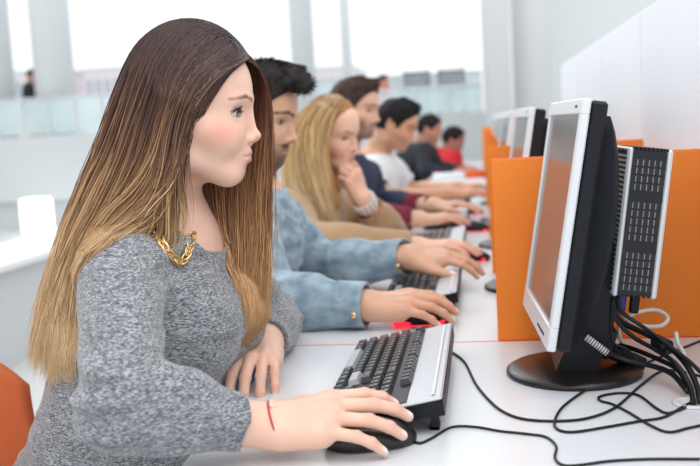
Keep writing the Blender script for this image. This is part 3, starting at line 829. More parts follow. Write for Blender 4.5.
# ------------------------------------------------------------------ small computer clamped behind the nearest monitor
def minipc():
    t = thing('mini_computer', 'upright black mini computer with silver rims and slotted vents behind the nearest monitor', 'computer', (.22, 1.48, ZD+.12))
    c = np.array((.219, 1.484, .971)); R = rotz(math.radians(2))@roty(math.radians(7.5)); W, L, H = .063, .20, .214
    tr = lambda mb: setattr(mb, 'V', [tuple(c+R@np.array(v)) for v in mb.V]) or mb
    tr(MB().box((0, 0, 0), (W-.012, L-.004, H-.006), bev=.006)).build('case', M['black_plastic'], t)
    for sx in (-1, 1):
        mb = MB(); x = sx*(W/2-.0045)
        mb.box((x, 0, H/2-.003), (.009, L, .006), bev=.0025); mb.box((x, 0, -H/2+.003), (.009, L, .006), bev=.0025)
        mb.box((x, -L/2+.003, 0), (.009, .008, H), bev=.003); mb.box((x, L/2-.003, 0), (.009, .008, H), bev=.003)
        tr(mb).build('silver_rim', M['silver'], t)
        mm = MB(); mm.box((sx*(W/2-.004), 0, 0), (.003, L-.012, H-.012)); sp = tr(mm).build('side_panel', M['dark_grey'], t)
        if sx < 0:
            mm = MB()
            for i in range(26):
                for j in range(28): mm.box((-W/2+.0020, -L/2+.012+i*.0068+(j % 2)*.0034, -H/2+.012+j*.007), (.0010, .0042, .0036))
            tr(mm).build('mesh_pattern', M['white_metal'], sp)
    # slotted end: raised ribs and dark slots
    y = -L/2+.001; mb = MB(); mb.box((0, y, 0), (W-.016, .003, H-.008)); g = tr(mb).build('vent_panel', M['dark_grey'], t)
    mb = MB(); md = MB()
    for gi, (z0, nr) in enumerate(((.052, 4), (-.020, 5), (-.092, 5))):
        for i in range(6):
            for j in range(nr):
                x = -.0200+i*.0080; z = z0+j*.0115
                md.box((x, y-.0018, z), (.0058, .0012, .0095)); mb.box((x+.0034, y-.0022, z), (.0011, .0014, .0085))
    tr(md).build('slots', M['gloss_black'], g); tr(mb).build('ribs', M['rib_grey'], g)
    mb = MB()
    for i in range(9): mb.box((-.023+i*.0058, -L/2+.05, H/2-.001), (.0028, .10, .004))
    tr(mb).build('top_ribs', M['dark_grey'], t)
    mb = MB()
    for i in range(7): mb.box((-.021+i*.007, -L/2+.004, -H/2+.006), (.0040, .006, .010))
    tr(mb).build('bottom_ribs', M['dark_grey'], t)
    tr(MB().box((-W/2-.012, .0, .0), (.030, .06, .06), bev=.004)).build('mount_bracket', M['dark_grey'], t)
    tr(MB().box((-.010, -.055, -H/2-.016), (.016, .014, .034), bev=.002)).build('video_plug', M['blue_plastic'], t)
    tr(MB().box((.010, -.060, -H/2-.014), (.013, .012, .030), bev=.002)).build('cable_plug', M['black_plastic'], t)
minipc()

# ------------------------------------------------------------------ keyboards
def keyboard(y0, y1, label, group, detail=True):
    """length along Y; the user's right is -Y. y0 near end, y1 far end"""
    L = y1-y0; cy = (y0+y1)/2; xf, xb = -.222, -.060
    t = thing('keyboard', label, 'keyboard', ((xf+xb)/2, cy, ZD), group)
    zf, zb = ZD+.0165, ZD+.050; ang = math.atan2(zb-zf, xb-xf); R = roty(-ang)
    D = math.hypot(xb-xf, zb-zf); c = np.array(((xf+xb)/2, cy, (zf+zb)/2))
    tr = lambda mb: setattr(mb, 'V', [tuple(c+R@np.array(v)) for v in mb.V]) or mb
    tr(MB().prism([(-D/2+.002, -.014), (D/2-.002, -.024), (D/2, -.005), (-D/2, -.003)], 1, -L/2, L/2)).build('lower_shell', M['black_plastic'], t)
    tr(MB().box((0, 0, -.0022), (D-.001, L-.001, .0044), bev=.002)).build('top_shell', M['silver_blue'], t)
    tr(MB().box((-.022, 0, .0006), (.1165, L-.016, .0012), bev=.0004)).build('key_well', M['black_plastic'], t)
    tr(MB().box((.0705, 0, .0016), (.0045, L-.03, .0012), bev=.0005)).build('trim_line', M['white_metal'], t)
    for s in (-1, 1): # fold-out feet
        mb = MB(); yy = cy+s*(L/2-.035); x = xb-.012
        mb.box((x, yy-.012, ZD+.013), (.010, .003, .026)); mb.box((x, yy+.012, ZD+.013), (.010, .003, .026)); mb.box((x, yy, ZD+.0025), (.013, .027, .005), bev=.001)
        mb.build('foot', M['dark_grey'], t)
    u = .0186; keys = []
    def row(x, widths, start):
        y = start
        for wd in widths:
            if wd > 0: keys.append((x, y-wd*u/2, wd*u))
            y -= abs(wd)*u
    yL = L/2-.012; xr = [-.0715, -.0525, -.0335, -.0145, .0045]
    row(xr[4], [1]*13+[2], yL); row(xr[3], [1.5]+[1]*12+[1.5], yL); row(xr[2], [1.75]+[1]*11+[2.25], yL); row(xr[1], [2.25]+[1]*10+[2.75], yL)
    row(xr[0], [1.25, 1.25, 1.25, 6.25, 1.25, 1.25, 1.25, 1.25], yL)
    row(.0290, [1, -1, 1, 1, 1, 1, -.5, 1, 1, 1, 1, -.5, 1, 1, 1, 1], yL)
    yN = yL-15.25*u; row(xr[4], [1, 1, 1], yN); row(xr[3], [1, 1, 1], yN); row(xr[1], [-1, 1], yN); row(xr[0], [1, 1, 1], yN)
    yP = yN-3.25*u; row(xr[4], [1, 1, 1, 1], yP)
    row(xr[3], [1, 1, 1, 1], yP); row(xr[2], [1, 1, 1], yP); row(xr[1], [1, 1, 1], yP); row(xr[0], [2, 1], yP)
    protos = {}; allk = MB()
    def keymesh(mb, x, y, wd):
        a, b = .0168/2, (wd-.0022)/2; a2, b2 = a-.0026, b-.0026; z0, z1 = .0008, .0088
        V = [(x-a, y-b, z0), (x+a, y-b, z0), (x+a, y+b, z0), (x-a, y+b, z0), (x-a2-.0005, y-b2, z1), (x+a2-.0005, y-b2, z1), (x+a2-.0005, y+b2, z1), (x-a2-.0005, y+b2, z1)]
        mb.add(V, [(3, 2, 1, 0), (4, 5, 6, 7), (0, 1, 5, 4), (1, 2, 6, 5), (2, 3, 7, 6), (3, 0, 4, 7)])
    for i, (x, y, wd) in enumerate(keys):
        big = wd > .05
        if not detail: keymesh(allk, x, y, wd); continue
        kk = round(wd*1e5)
        if kk not in protos:
            mb = MB(); keymesh(mb, 0, 0, wd); mb.V = [tuple(R@np.array(v)) for v in mb.V]
            me = bpy.data.meshes.new('key'); me.from_pydata(mb.V, [], mb.F); me.materials.append(M['key_grey'] if big else M['key']); protos[kk] = me
        o = bpy.data.objects.new('key', protos[kk]); col.objects.link(o); o.parent = t; o.location = c+R@np.array((x, y, 0))-ORG
    if not detail: tr(allk).build('keys', M['key'], t)
    else:
        extra = MB(); keymesh(extra, .0290, yN-.5*u, u); keymesh(extra, .0290, yN-1.5*u, u); keymesh(extra, .0290, yN-2.5*u, u); tr(extra).build('lock_key', M['key'], t)
    mb = MB()   # printed legends, small light marks
    for i, (x, y, wd) in enumerate(keys):
        if wd < .05 and i % 1 == 0: mb.box((x+.0015, y+.0022, .00885), (.0030, .0006, .0002)); mb.box((x+.0003, y+.0012, .00885), (.0006, .0022, .0002))
    tr(mb).build('key_legends', M['white_metal'], t)
    return t
KG = 'silver keyboards with black keys'
keyboard(1.157, 1.600, 'silver keyboard with black keys lying before the woman in grey', KG)
keyboard(1.905, 2.345, 'silver keyboard with black keys under the hands of the man in denim', KG)
keyboard(2.70, 3.13, 'silver keyboard by the red lit mouse of the blonde woman', KG, False)
keyboard(3.46, 3.90, 'silver keyboard before the bearded man', KG, False)
keyboard(4.2, 4.63, 'silver keyboard farthest in the row, before the man in the white T-shirt', KG, False)

# ------------------------------------------------------------------ mice
def mouse(cx, cy, ang, label, red, zoff=0):
    t = thing('computer_mouse', label, 'mouse', (cx, cy, ZD), 'black mice beside the keyboards'); R = rotz(ang); c = np.array((cx, cy, ZD))
    O = [('u', EL(c+R@np.array((-.010, 0, .010)), (.046, .031, .027), R), 0), ('u', EL(c+R@np.array((.024, 0, .006)), (.036, .029, .020), R), .015),
         ('i', PL((0, 0, ZD+.0015), (0, 0, -1)), .002), ('s', RC(c+R@np.array((.02, 0, .0295)), c+R@np.array((.07, 0, .018)), .0014, .0014), .001)]
    lo, hi = bounds(O); V, F = mesh_sdf(O, lo, hi, .0016); obj('shell', V, F, M['gloss_black'] if not red else M['black_plastic'], t)
    MB().sphere(c+R@np.array((.034, 0, .0225)), .0065, 14, R, (1, .5, 1)).build('scroll_wheel', M['dark_grey'], t, True)
    if red: MB().box(c+R@np.array((-.008, 0, .006)), (.100, .058, .010), R, bev=.004).build('glowing_skirt', M['red_glow'], t)
    return t
mouse(-.150, 1.124, math.radians(18), 'black mouse under the right hand of the woman in grey', False)
mouse(-.128, 1.838, math.radians(10), 'black mouse with a red glow under the right hand of the man in denim', True)
mouse(-.045, 2.655, math.radians(8), 'black mouse with a red glow under the hand of the blonde woman', True)
p = onz(475, 231, ZD); mouse(p[0], p[1], 0, 'black mouse with a red glow by the bearded man', True)
p = onz(470, 214, ZD); mouse(p[0], p[1], 0, 'dark mouse near the man in the white T-shirt', True)

# ------------------------------------------------------------------ cables
def cable(pts, r, name, label, m='cable', cat='cable', z=None):
    P = [onz(a[0], a[1], ZD+r+.0003) if len(a) == 2 else np.array(a, float) for a in pts]
    set_origin((P[0][0], P[0][1], ZD)); return MB().tube(P, r, 8, 8).build(name, M[m], None, True, tag=(label, cat, 'cables on the nearest desk'))
hole = onz(693, 404, ZD)
cable([(448, 350), (458, 356), (466, 364), (476, 384), (490, 401), (504, 412), (524, 419), (556, 421), (588, 418), (616, 407), (640, 386), (662, 371), (684, 372), (700, 376)], .0019, 'keyboard_cable', 'thin black cable running from the nearest keyboard across the desk')
cable([(411, 440), (420, 443), (432, 438), (452, 427), (476, 427), (500, 431), (528, 434), (546, 437), (556, 446), (555, 458), (563, 465), (580, 465), (610, 461), (650, 459), (700, 459)], .0017, 'mouse_cable', 'thin black cable of the nearest mouse winding along the desk edge')
cable([(708, 338), (690, 345), (672, 352), (648, 362), (618, 372), (592, 386), (566, 404), (556, 417), (556, 428), (572, 432), (606, 427), (640, 421), (664, 417), (684, 406), (692, 402)], .0018, 'looped_cable', 'thin black cable laid in a long loop in front of the monitor base')
cable([(693, 403), (684, 408), (668, 413), (656, 408), (640, 396), (626, 393), (610, 394), (599, 397), (601, 401), (612, 404), (628, 412), (648, 424), (668, 432), (688, 428), (702, 425)], .0018, 'crossing_cable', 'thin black cable doubling back across the loop between the grommet and the desk edge')
def P3(x, y, Y): return px(x, y, Y)
hz = np.array((hole[0], hole[1], ZD-.02))
def bundle(pts, r, name, label, m='cable'):
    set_origin((pts[0][0], pts[0][1], ZD)); return MB().tube(pts, r, 10, 8).build(name, M[m], None, True, tag=(label, 'cable', 'cables behind the monitor'))
bundle([P3(606, 292, 1.42), P3(610, 306, 1.42), P3(622, 322, 1.42), P3(646, 334, 1.40), P3(668, 346, 1.37), P3(686, 364, 1.33), P3(696, 384, 1.30), P3(700, 402, 1.27)], .0042, 'thick_cable', 'thick black cable with a round ferrite sweeping down to the desk hole')
bundle([P3(612, 296, 1.41), P3(616, 318, 1.41), P3(632, 336, 1.40), P3(656, 350, 1.37), P3(676, 364, 1.33), P3(690, 386, 1.30), P3(693, 404, 1.272)], .0034, 'power_cable', 'black power cable hanging below the mini computer')
bundle([P3(618, 296, 1.40), P3(622, 312, 1.40), P3(642, 326, 1.39), P3(664, 342, 1.36), P3(690, 362, 1.32), P3(712, 384, 1.28)], .0030, 'video_cable', 'black video cable dropping from the mini computer and leaving along the bundle')
bundle([P3(620, 345, 1.44), P3(636, 350, 1.41), P3(660, 360, 1.37), P3(678, 370, 1.34), P3(690, 390, 1.30), P3(694, 405, 1.272)], .0036, 'monitor_cable', 'black cable leading from the white sleeved plug to the bundle')
bundle([P3(612, 298, 1.405), P3(611, 322, 1.405), P3(613, 342, 1.405), P3(628, 350, 1.40), P3(640, 365, 1.38)], .0018, 'network_cable', 'thin dark cable hanging straight down under the mini computer')
bundle([P3(618, 300, 1.46), P3(624, 316, 1.46), P3(640, 325, 1.48), P3(660, 326, 1.50), P3(668, 318, 1.52), P3(656, 310, 1.53), P3(636, 313, 1.50), P3(622, 322, 1.47), P3(619, 334, 1.455), P3(626, 350, 1.47)], .0030, 'white_loop_cable', 'white cable curled in a loop against the orange divider', 'white_cable')
bundle([P3(676, 333, 1.47), P3(678, 344, 1.45), P3(683, 352, 1.42), P3(688, 368, 1.37), P3(691, 388, 1.31), P3(692, 404, 1.275)], .0034, 'white_cable', 'white cable standing up beside the grommet', 'white_cable')
fr = P3(656, 341, 1.385); fr2 = P3(668, 347, 1.365); set_origin((fr[0], fr[1], ZD))
MB().tube([fr, (fr+fr2)/2, fr2], .0105, 14, 3).build('ferrite_bead', M['black_plastic'], None, True, tag=('black cylindrical ferrite bead around the cable bundle', 'ferrite bead'))
a, b = P3(586, 337, 1.385), P3(607, 353, 1.385); set_origin((a[0], a[1], ZD)); d = nrm(b-a)
mb = MB().tube([a, (a+b)/2, b], .0052, 14, 3); o = mb.build('white_sleeve', M['white_cable'], None, True, tag=('white ribbed sleeve on a cable leaning against the monitor stand', 'cable sleeve'))
mb = MB()
for k in range(9): mb.tube([a+(b-a)*((k+.6)/9.4), a+(b-a)*((k+.95)/9.4)], .0056, 14, 2)
mb.build('rib', M['dark_grey'], o, True)
a2, b2 = P3(600, 330, 1.42), P3(588, 322, 1.43)
bundle([b, P3(616, 357, 1.39), P3(632, 362, 1.385), P3(652, 366, 1.37), P3(672, 374, 1.34), P3(688, 392, 1.30)], .0040, 'sleeved_cable', 'black cable coming out of the white ribbed sleeve')
pc = P3(625, 357, 1.45); set_origin((pc[0], pc[1], ZD))
MB().box(pc-[0, 0, .0], (.062, .030, .022), rotz(.3)@roty(.45), bev=.004).build('power_adapter', M['black_plastic'], tag=('black power plug block resting on the monitor base', 'power adapter'))
set_origin(hole); g = MB().lathe([(.017, 0.0), (.026, 0.0), (.027, .002), (.024, .0035), (.018, .0035), (.017, 0.0)], hole, 32)
g.build('cable_grommet', M['white_cable'], None, True, tag=('white ring grommet in the desk where the cables go down', 'grommet'))

# ------------------------------------------------------------------ chairs
def chair(x, y, label):
    t = thing('plastic_chair', label, 'chair', (x, y, 0), 'orange plastic chairs')
    V = []; F = []; nu, nv = 22, 22
    def pt(u, v, off):
        a = (u-.5)*2
        if v < .5:   # seat
            s = v/.5; X = .20-s*.40; Z = .445+.02*(abs(a)**3)-.012*math.sin(s*math.pi)-.015*(1-s)**3*3*(s < .3)
            wd = .21*(1-.12*(1-s)); Y = a*wd
        else:
            s = (v-.5)/.5; X = -.20-.055*math.sin(s*1.45)-.055*s; Z = .445+.372*s**.92
            wd = .21*(.90+.12*s); Y = a*wd; X += (.05+.05*s)*abs(a)**2.2; Z -= .11*(abs(a)**3.5)*s
        return (X+off, Y, Z-off*1.0)
    for o_ in (0, -.005):
        for i in range(nu+1):
            for j in range(nv+1): p = pt(i/nu, j/nv, 0); V.append((x+p[0]+(o_ if j > nv/2 else 0), y+p[1], p[2]+(o_ if j <= nv/2 else 0)))
    n = (nu+1)*(nv+1); q = lambda i, j: i*(nv+1)+j
    for i in range(nu):
        for j in range(nv):
            f = (q(i, j), q(i+1, j), q(i+1, j+1), q(i, j+1)); F += [f, tuple(n+k for k in f[::-1])]
    bd = [q(i, 0) for i in range(nu)]+[q(nu, j) for j in range(nv)]+[q(i, nv) for i in range(nu, 0, -1)]+[q(0, j) for j in range(nv, 0, -1)]
    for i in range(len(bd)): a_, b_ = bd[i], bd[(i+1) % len(bd)]; F.append((b_, a_, n+a_, n+b_))
    obj('seat_shell', V, F, M['chair_plastic'], t, True)
    for sx in (-1, 1):
        for sy in (-1, 1): MB().tube([(x+sx*.13, y+sy*.15, .435), (x+sx*.20, y+sy*.21, .012)], .011, 10, 1).build('leg', M['chrome'], t, True)
    MB().box((x, y, .425), (.27, .30, .014), bev=.003).build('seat_frame', M['chrome'], t)
    return t
HY = [1.335, 2.095, 2.855, 3.615, 4.375]
c0 = chair(-.598, 1.335, 'orange plastic chair the woman in grey sits on, its back showing behind her')
for k, lb in zip((1, 2, 3, 4), ('orange plastic chair under the man in denim', 'orange plastic chair under the blonde woman', 'orange plastic chair under the bearded man in navy', 'orange plastic chair under the man in the white T-shirt')):
    copy_tree(c0, None, (0, HY[k]-HY[0], 0), lb)
copy_tree(c0, None, (0.02, 7.3-HY[0], 0), 'orange plastic chair under the man in the dark jacket')

# ------------------------------------------------------------------ the people
def head_at(x, y, Y, yaw, pitch, roll, sc):
    R = Frame((0, 0, 0), yaw, pitch, roll).R
    return px(x, y, Y)-R@np.array((.078, -.031, 0))*sc
def sit(k, seat_x=-.63, lean=0.0):
    n = np.array(k['neck'], float); Y = n[1]
    pe = np.array((seat_x, Y, .555)); k['pelvis'] = pe
    k['chest'] = n*.66+pe*.34+[-.015, 0, 0]; k['waist'] = n*.30+pe*.70+[-.01, 0, 0]
    k['fwd'] = k.get('fwd', (1, 0, .12)); k['base'] = (seat_x, Y, 0)
    k['legs'] = [((seat_x+.02, Y+s*.095, .535), (seat_x+.43, Y+s*.13, .520), (seat_x+.40, Y+s*.14, .085)) for s in (-1, 1)]
    return k

# --- the woman in grey
W1 = dict(label='long haired woman in a grey knitted sweater, hand on the nearest mouse, seen in profile', h=.0021,
    head=head_at(242, 113, 1.30, 8, 3, 0, 1.0), hrot=(8, 3, 0), hs=1.0, neck=(-.468, 1.345, .990), nr=.046, ears=False,
    sh=[(-.478, 1.190, .955), (-.455, 1.490, .958)], el=[(-.412, 1.00, .832), px(272, 320, 1.69)], wr=[(-.268, 1.072, .784), (-.358, 1.468, .784)],
    armr=(.045, .037, .0245), girth=.88, bust=.085, skin=srgb(231, 188, 167),
    hands=[dict(d=(.157, .034, .012), up=(.05, -.40, .9), sc=.97, curls=[(.16, .32, .30), (.16, .30, .30), (.18, .32, .30), (.20, .32, .3)], splay=.14),
           dict(d=(.005, -.150, -.004), up=(.05, 0, 1), sc=.92, fat=1.05, curls=[(.45, .55, .35), (.48, .55, .35), (.46, .55, .35), (.44, .50, .3)], splay=.13)],
    style=dict(blush=.42, blushc=srgb(240, 140, 118), browc=srgb(96, 66, 54), brow=.0026, lips=srgb(214, 128, 120), hairc=srgb(60, 40, 35), liner=.9), iris=(62, 44, 32), gaze=.0)
sit(W1, -.610); W1['chest'] = W1['chest']+[.022, 0, 0]; W1['flat'] = .90; W1['waist'] = W1['waist']+[.030, 0, 0]; W1['pelvis'] = W1['pelvis']+[.0, 0, 0]; W1['girth'] = .90
wo, T1 = person(W1)
garment(W1, 'sweater', M['sweater'], off=.011, frac=(.80, .74), h=.0028, wr=.0085, neck_cut=.082, parent=wo, neck_pt=np.array(W1['neck'])+[.042, -.006, .038], neck_n=(.30, 0, 1), wscale=14, cuffoff=.009)
trousers(W1, M['denim_dark'], wo, .62); shoes(W1, M['shoe'], wo)

def lashes(T, parent, y, up=True):
    mb = MB(); pts = []
    for a in np.linspace(-1, 1, 13):
        q = np.array((.0590+.0150*math.cos(a*.85+.12), (.0345+.0140*a)*y, .0002+.0050*math.sqrt(max(0, 1-a*a))))
        pts.append(q)
    for i, q in enumerate(pts):
        a = -1+2*i/12; d = np.array((.8, .35*y*a, .45)); L = .0055+.002*(a > 0)
        mb.tube([T(*q), T(*(q+d*L*.55)), T(*(q+d*L+[0, 0, .0018]))], [.0006, .0004, .0002], 4, 3)
    mb.tube([T(*(q+[.0004, 0, .0])) for q in pts], .0009, 5, 2)
    mb.build('eyelashes', M['lash'], parent, True)
M['lash'] = mat('lash', (.012, .009, .008), .5)
for y in (-1, 1): lashes(T1, wo, y)

# hair of the woman in grey
def ramp1(t, r, P):
    st = cramp([(0, srgb(56, 38, 37)), (.22, srgb(70, 47, 43)), (.36, srgb(102, 70, 54)), (.50, srgb(138, 100, 72)), (.68, srgb(184, 144, 102)), (1.0, srgb(226, 192, 148))])
    c = st(np.clip((1.285-P[..., 2])/.40+.03+(r-.5)*.46, 0, 1)); return c*(.60+.75*r)[..., None]
def ramp2(t, r, P):
    st = cramp([(0, srgb(54, 36, 35)), (.25, srgb(86, 54, 44)), (.5, srgb(132, 86, 60)), (.78, srgb(180, 130, 88)), (1.0, srgb(214, 170, 120))])
    c = st(np.clip((1.285-P[..., 2])/.44+(P[..., 0]+.41)*1.6+(r-.5)*.40, 0, 1)); return c*(.55+.75*r)[..., None]
def gd(*pts): return [px(*p) for p in pts]
near = [
    gd((247, 60, 1.325), (236, 68, 1.285), (214, 82, 1.268), (195, 104, 1.258), (184, 136, 1.250), (181, 172, 1.245), (184, 205, 1.240), (184, 235, 1.235), (176, 262, 1.232)),
    gd((242, 50, 1.332), (222, 60, 1.280), (196, 82, 1.260), (179, 118, 1.250), (172, 155, 1.245), (166, 188, 1.240), (150, 214, 1.225), (118, 236, 1.205), (96, 270, 1.200), (88, 320, 1.210), (90, 375, 1.225)),
    gd((232, 41, 1.338), (206, 52, 1.282), (184, 78, 1.258), (168, 118, 1.247), (158, 158, 1.240), (140, 192, 1.232), (112, 222, 1.215), (90, 258, 1.205), (78, 305, 1.212), (76, 378, 1.230)),
    gd((220, 33, 1.340), (190, 44, 1.282), (166, 72, 1.257), (150, 118, 1.247), (138, 160, 1.242), (118, 198, 1.235), (92, 236, 1.225), (74, 280, 1.222), (64, 330, 1.232), (60, 385, 1.245)),
    gd((208, 28, 1.342), (176, 35, 1.288), (150, 64, 1.262), (134, 112, 1.252), (120, 158, 1.250), (100, 202, 1.248), (78, 244, 1.245), (60, 292, 1.245), (49, 345, 1.255), (46, 382, 1.262)),
    gd((196, 24, 1.343), (164, 29, 1.300), (140, 52, 1.280), (123, 98, 1.275), (107, 148, 1.275), (87, 196, 1.275), (67, 242, 1.275), (49, 298, 1.278), (38, 345, 1.282), (35, 374, 1.285)),
    gd((190, 23, 1.350), (158, 28, 1.335), (134, 50, 1.330), (117, 96, 1.335), (101, 148, 1.335), (82, 196, 1.335), (62, 244, 1.335), (45, 298, 1.335), (35, 340, 1.335), (33, 366, 1.335))]
far = [
    gd((247, 60, 1.330), (258, 68, 1.350), (266, 86, 1.385), (268, 120, 1.405), (266, 160, 1.410), (266, 200, 1.405), (268, 245, 1.400), (268, 290, 1.400), (262, 318, 1.405)),
    gd((243, 52, 1.335), (253, 60, 1.370), (260, 86, 1.405), (262, 125, 1.415), (258, 165, 1.415), (256, 205, 1.408), (256, 250, 1.398), (252, 300, 1.392), (244, 335, 1.395)),
    gd((236, 44, 1.340), (240, 58, 1.385), (240, 90, 1.410), (240, 140, 1.415), (240, 180, 1.412), (238, 215, 1.400), (240, 260, 1.385), (236, 310, 1.378), (230, 345, 1.380)),
    gd((226, 38, 1.342), (222, 60, 1.390), (214, 95, 1.412), (212, 145, 1.412), (216, 190, 1.405), (220, 222, 1.392), (226, 262, 1.378), (222, 315, 1.368), (222, 352, 1.368)),
    gd((216, 32, 1.344), (204, 60, 1.392), (194, 98, 1.412), (192, 150, 1.405), (196, 195, 1.392), (202, 225, 1.378), (210, 262, 1.368), (212, 305, 1.360), (216, 340, 1.360))]
SK = (T1, (.0900, .0790, .0960), .07); cv = (W1['gops'], (-.25, -.95, .1), .003); cf = (W1['gops'], (.9, -.2, .1), .003)
parts = [strands(near, 7000, .00060, .0030, ramp1, 3, 32, .64, .0052, .024, (0.12, -1, 0), 80, SK, cv),
         strands(near[1:], 2200, .00075, .0018, ramp1, 4, 30, .66, .0050, .012, (0.12, -1, 0), 60, SK, cv),
         strands(far, 3200, .00062, .0028, ramp2, 5, 30, .80, .0040, .026, (0, 1, 0), 34, SK, cf),
         strands(near[3:], 80, .00030, .0065, ramp1, 8, 30, .9, .006, .03, (0, -1, 0), 20, SK, cv),
         strands(far[:2], 50, .00030, .0070, ramp2, 9, 30, .9, .008, .03, (0, 1, 0), 20, SK)]
HV, HF, HC = join(parts)
hair1 = obj('hair', HV, HF, M['strand'], wo, True, HC)
# soft mass of hair under the strands
O = [('u', EL(T1(.001, 0, .030), (.0885, .0775, .0945), T1.R), 0), ('u', EL(T1(-.014, 0, .020), (.074, .074, .080), T1.R), .02), ('s', EL(T1(.092, 0, -.050), (.082, .12, .120), T1.R), .006),
     ('i', PL(T1(0, 0, -.045), -T1.R[:, 2]), .01)]
for g in (near[3], near[4], near[5]):
    g = spline(g, 2); cc = [np.array((q[0]+.010, max(q[1]+.022, 1.24), q[2])) for q in g[8:17]]
    for i in range(len(cc)-1): O.append(('u', RC(cc[i], cc[i+1], .020-.0018*i, .020-.0018*(i+1)), .02))
for g in (far[1], far[2], far[3], far[4]):
    g = spline(g, 2); cc = [q+[0, .012, 0] for q in g[5:13]]
    for i in range(len(cc)-1): O.append(('u', RC(cc[i], cc[i+1], .010, .010), .012))
lo, hi = bounds(O); V, F = mesh_sdf(O, lo, hi, .004)
tt = np.clip((1.29-V[:, 2])/.46, 0, 1); cm = cramp([(0, srgb(52, 34, 32)), (.4, srgb(62, 40, 34)), (.7, srgb(92, 62, 44)), (1, srgb(130, 94, 64))])
obj('hair_mass', V, F, M['hair'], wo, True, cm(tt))

# gold chain
def chain(path, parent, n=26, R_=.0068, r=.0019):
    P = spline(path, 12); s = np.r_[0, np.cumsum(np.linalg.norm(np.diff(P, axis=0), axis=1))]
    q = np.array([np.interp(np.linspace(0, s[-1], n), s, P[:, i]) for i in range(3)]).T; mb = MB()
    for i in range(n):
        t = nrm(q[min(i+1, n-1)]-q[max(i-1, 0)]); side = nrm(np.cross(t, (0.5, -.8, .4))); up = np.cross(side, t); a = math.radians(35 if i % 2 else -35)
        u = side*math.cos(a)+up*math.sin(a)
        ring = [q[i]+R_*(t*math.cos(x)*1.25+u*math.sin(x)*.8) for x in np.linspace(0, 2*math.pi, 15)]
        mb.tube(ring, r, 6, 0)
    return mb.build('necklace', M['gold'], parent, True)
from mathutils.bvhtree import BVHTree
sw = [c for c in wo.children if c.name.startswith('sweater')][0]
def tree(o): return BVHTree.FromPolygons([Vector(v.co)+Vector(W1['base']) for v in o.data.vertices], [tuple(p.vertices) for p in o.data.polygons])
trs = [tree(sw), tree(wo)]
def on_surface(x, y, gap):
    d = Vector(px(x, y, 1.3)-CAM).normalized(); best = None
    for t_ in trs:
        h_ = t_.ray_cast(Vector(CAM), d)
        if h_[0] is not None and (best is None or h_[3] < best[3]): best = h_
    return np.array(best[0])-np.array(d)*gap
chain([on_surface(x, y, .004) for x, y in ((148, 216), (156, 232), (164, 247), (173, 258), (182, 262), (188, 252), (192, 236))], wo)
# bead bracelet and thin cord
def ring(c, d, r, tr, m, name, parent, n=28, flat=1.0):
    u, v = perp(nrm(d)); mb = MB(); mb.tube([c+r*(u*math.cos(x)+v*math.sin(x)*flat) for x in np.linspace(0, 2*math.pi, n)], tr, 6, 0); return mb.build(name, m, parent, True)
wv = nrm(np.array(W1['hands'][0]['d'])); bc = np.array(W1['wr'][0])+wv*.002
bc = bc+wv*.010; ring(bc, wv+[0, 0, .15], .0292, .0012, M['bracelet'], 'bracelet', wo, flat=.92)
mb = MB(); u, v = perp(wv)
for x in (2.2, 4.2, 5.1): mb.sphere(bc+.0292*(u*math.cos(x)+v*math.sin(x)*.92), .0022, 8)
mb.build('bracelet_bead', M['pearl'], wo, True)

# --- the man in denim
W2 = dict(label='dark haired man with a moustache in a light blue denim shirt behind the woman', male=True, h=.0034,
    head=head_at(284, 123, 2.06, -6, 13, 0, 1.05), hrot=(-6, 13, 0), hs=1.05, neck=px(247, 205, 2.10), nr=.058,
    sh=[px(243, 226, 1.93), px(280, 222, 2.27)], el=[px(272, 302, 1.83), px(318, 268, 2.30)], wr=[px(366, 305, 1.795), px(410, 257, 2.17)],
    armr=(.052, .044, .030), girth=1.0, skin=srgb(214, 168, 140),
    hands=[dict(d=(.17, .012, .004), up=(.0, -.35, .9), sc=.98, fat=1.10, curls=[(.22, .34, .28)]*4, splay=.10), dict(d=(.17, .00, -.008), up=(0, -.25, 1), sc=.95, fat=1.08, curls=[(.25, .34, .28)]*4, splay=.08)],
    style=dict(beard=.92, hairc=srgb(42, 34, 32), browc=srgb(30, 24, 22), brow=.0038, blush=.1, lips=srgb(176, 108, 98), liner=.4))
sit(W2, -.66); m2, T2 = person(W2)
garment(W2, 'denim_shirt', M['denim'], off=.013, frac=(.90, .92), h=.005, wr=.007, neck_cut=.068, parent=m2, neck_pt=np.array(W2['neck'])+[.02, 0, .05], neck_n=(.3, 0, 1), wscale=16)
for i in (0, 1):
    e, w_ = np.array(W2['el'][i]), np.array(W2['wr'][i]); d = nrm(w_-e); L = np.linalg.norm(w_-e); c = e+d*L*.86
    O = [('u', RC(c-d*.028, c+d*.020, .047, .046), 0), ('s', RC(c-d*.06, c+d*.06, .0395, .0385), .002), ('i', PL(c+d*.030, d), .003), ('i', PL(c-d*.030, -d), .003)]
    lo, hi = bounds(O); V, F = mesh_sdf(O, lo, hi, .004); cf = obj('cuff', V, F, M['denim'], m2)
    mb = MB(); b_ = c+d*.008+np.array((0, -.0465, -.012)); mb.sphere(b_, .006, 10, None, (1, .4, 1)); mb.build('button', M['gold'], cf, True)
short_hair(T2, m2, srgb(38, 32, 32), .0035, tuft=[((.060, .02, .094), (.096, -.01, .088), .024, .021), ((.02, 0, .100), (.07, 0, .098), .022, .023), ((.05, -.04, .088), (.085, -.03, .080), .020, .018)], amp=.0042, wisps=5200, thick=.009)
trousers(W2, M['denim_dark'], m2, .66); shoes(W2, M['shoe'], m2)

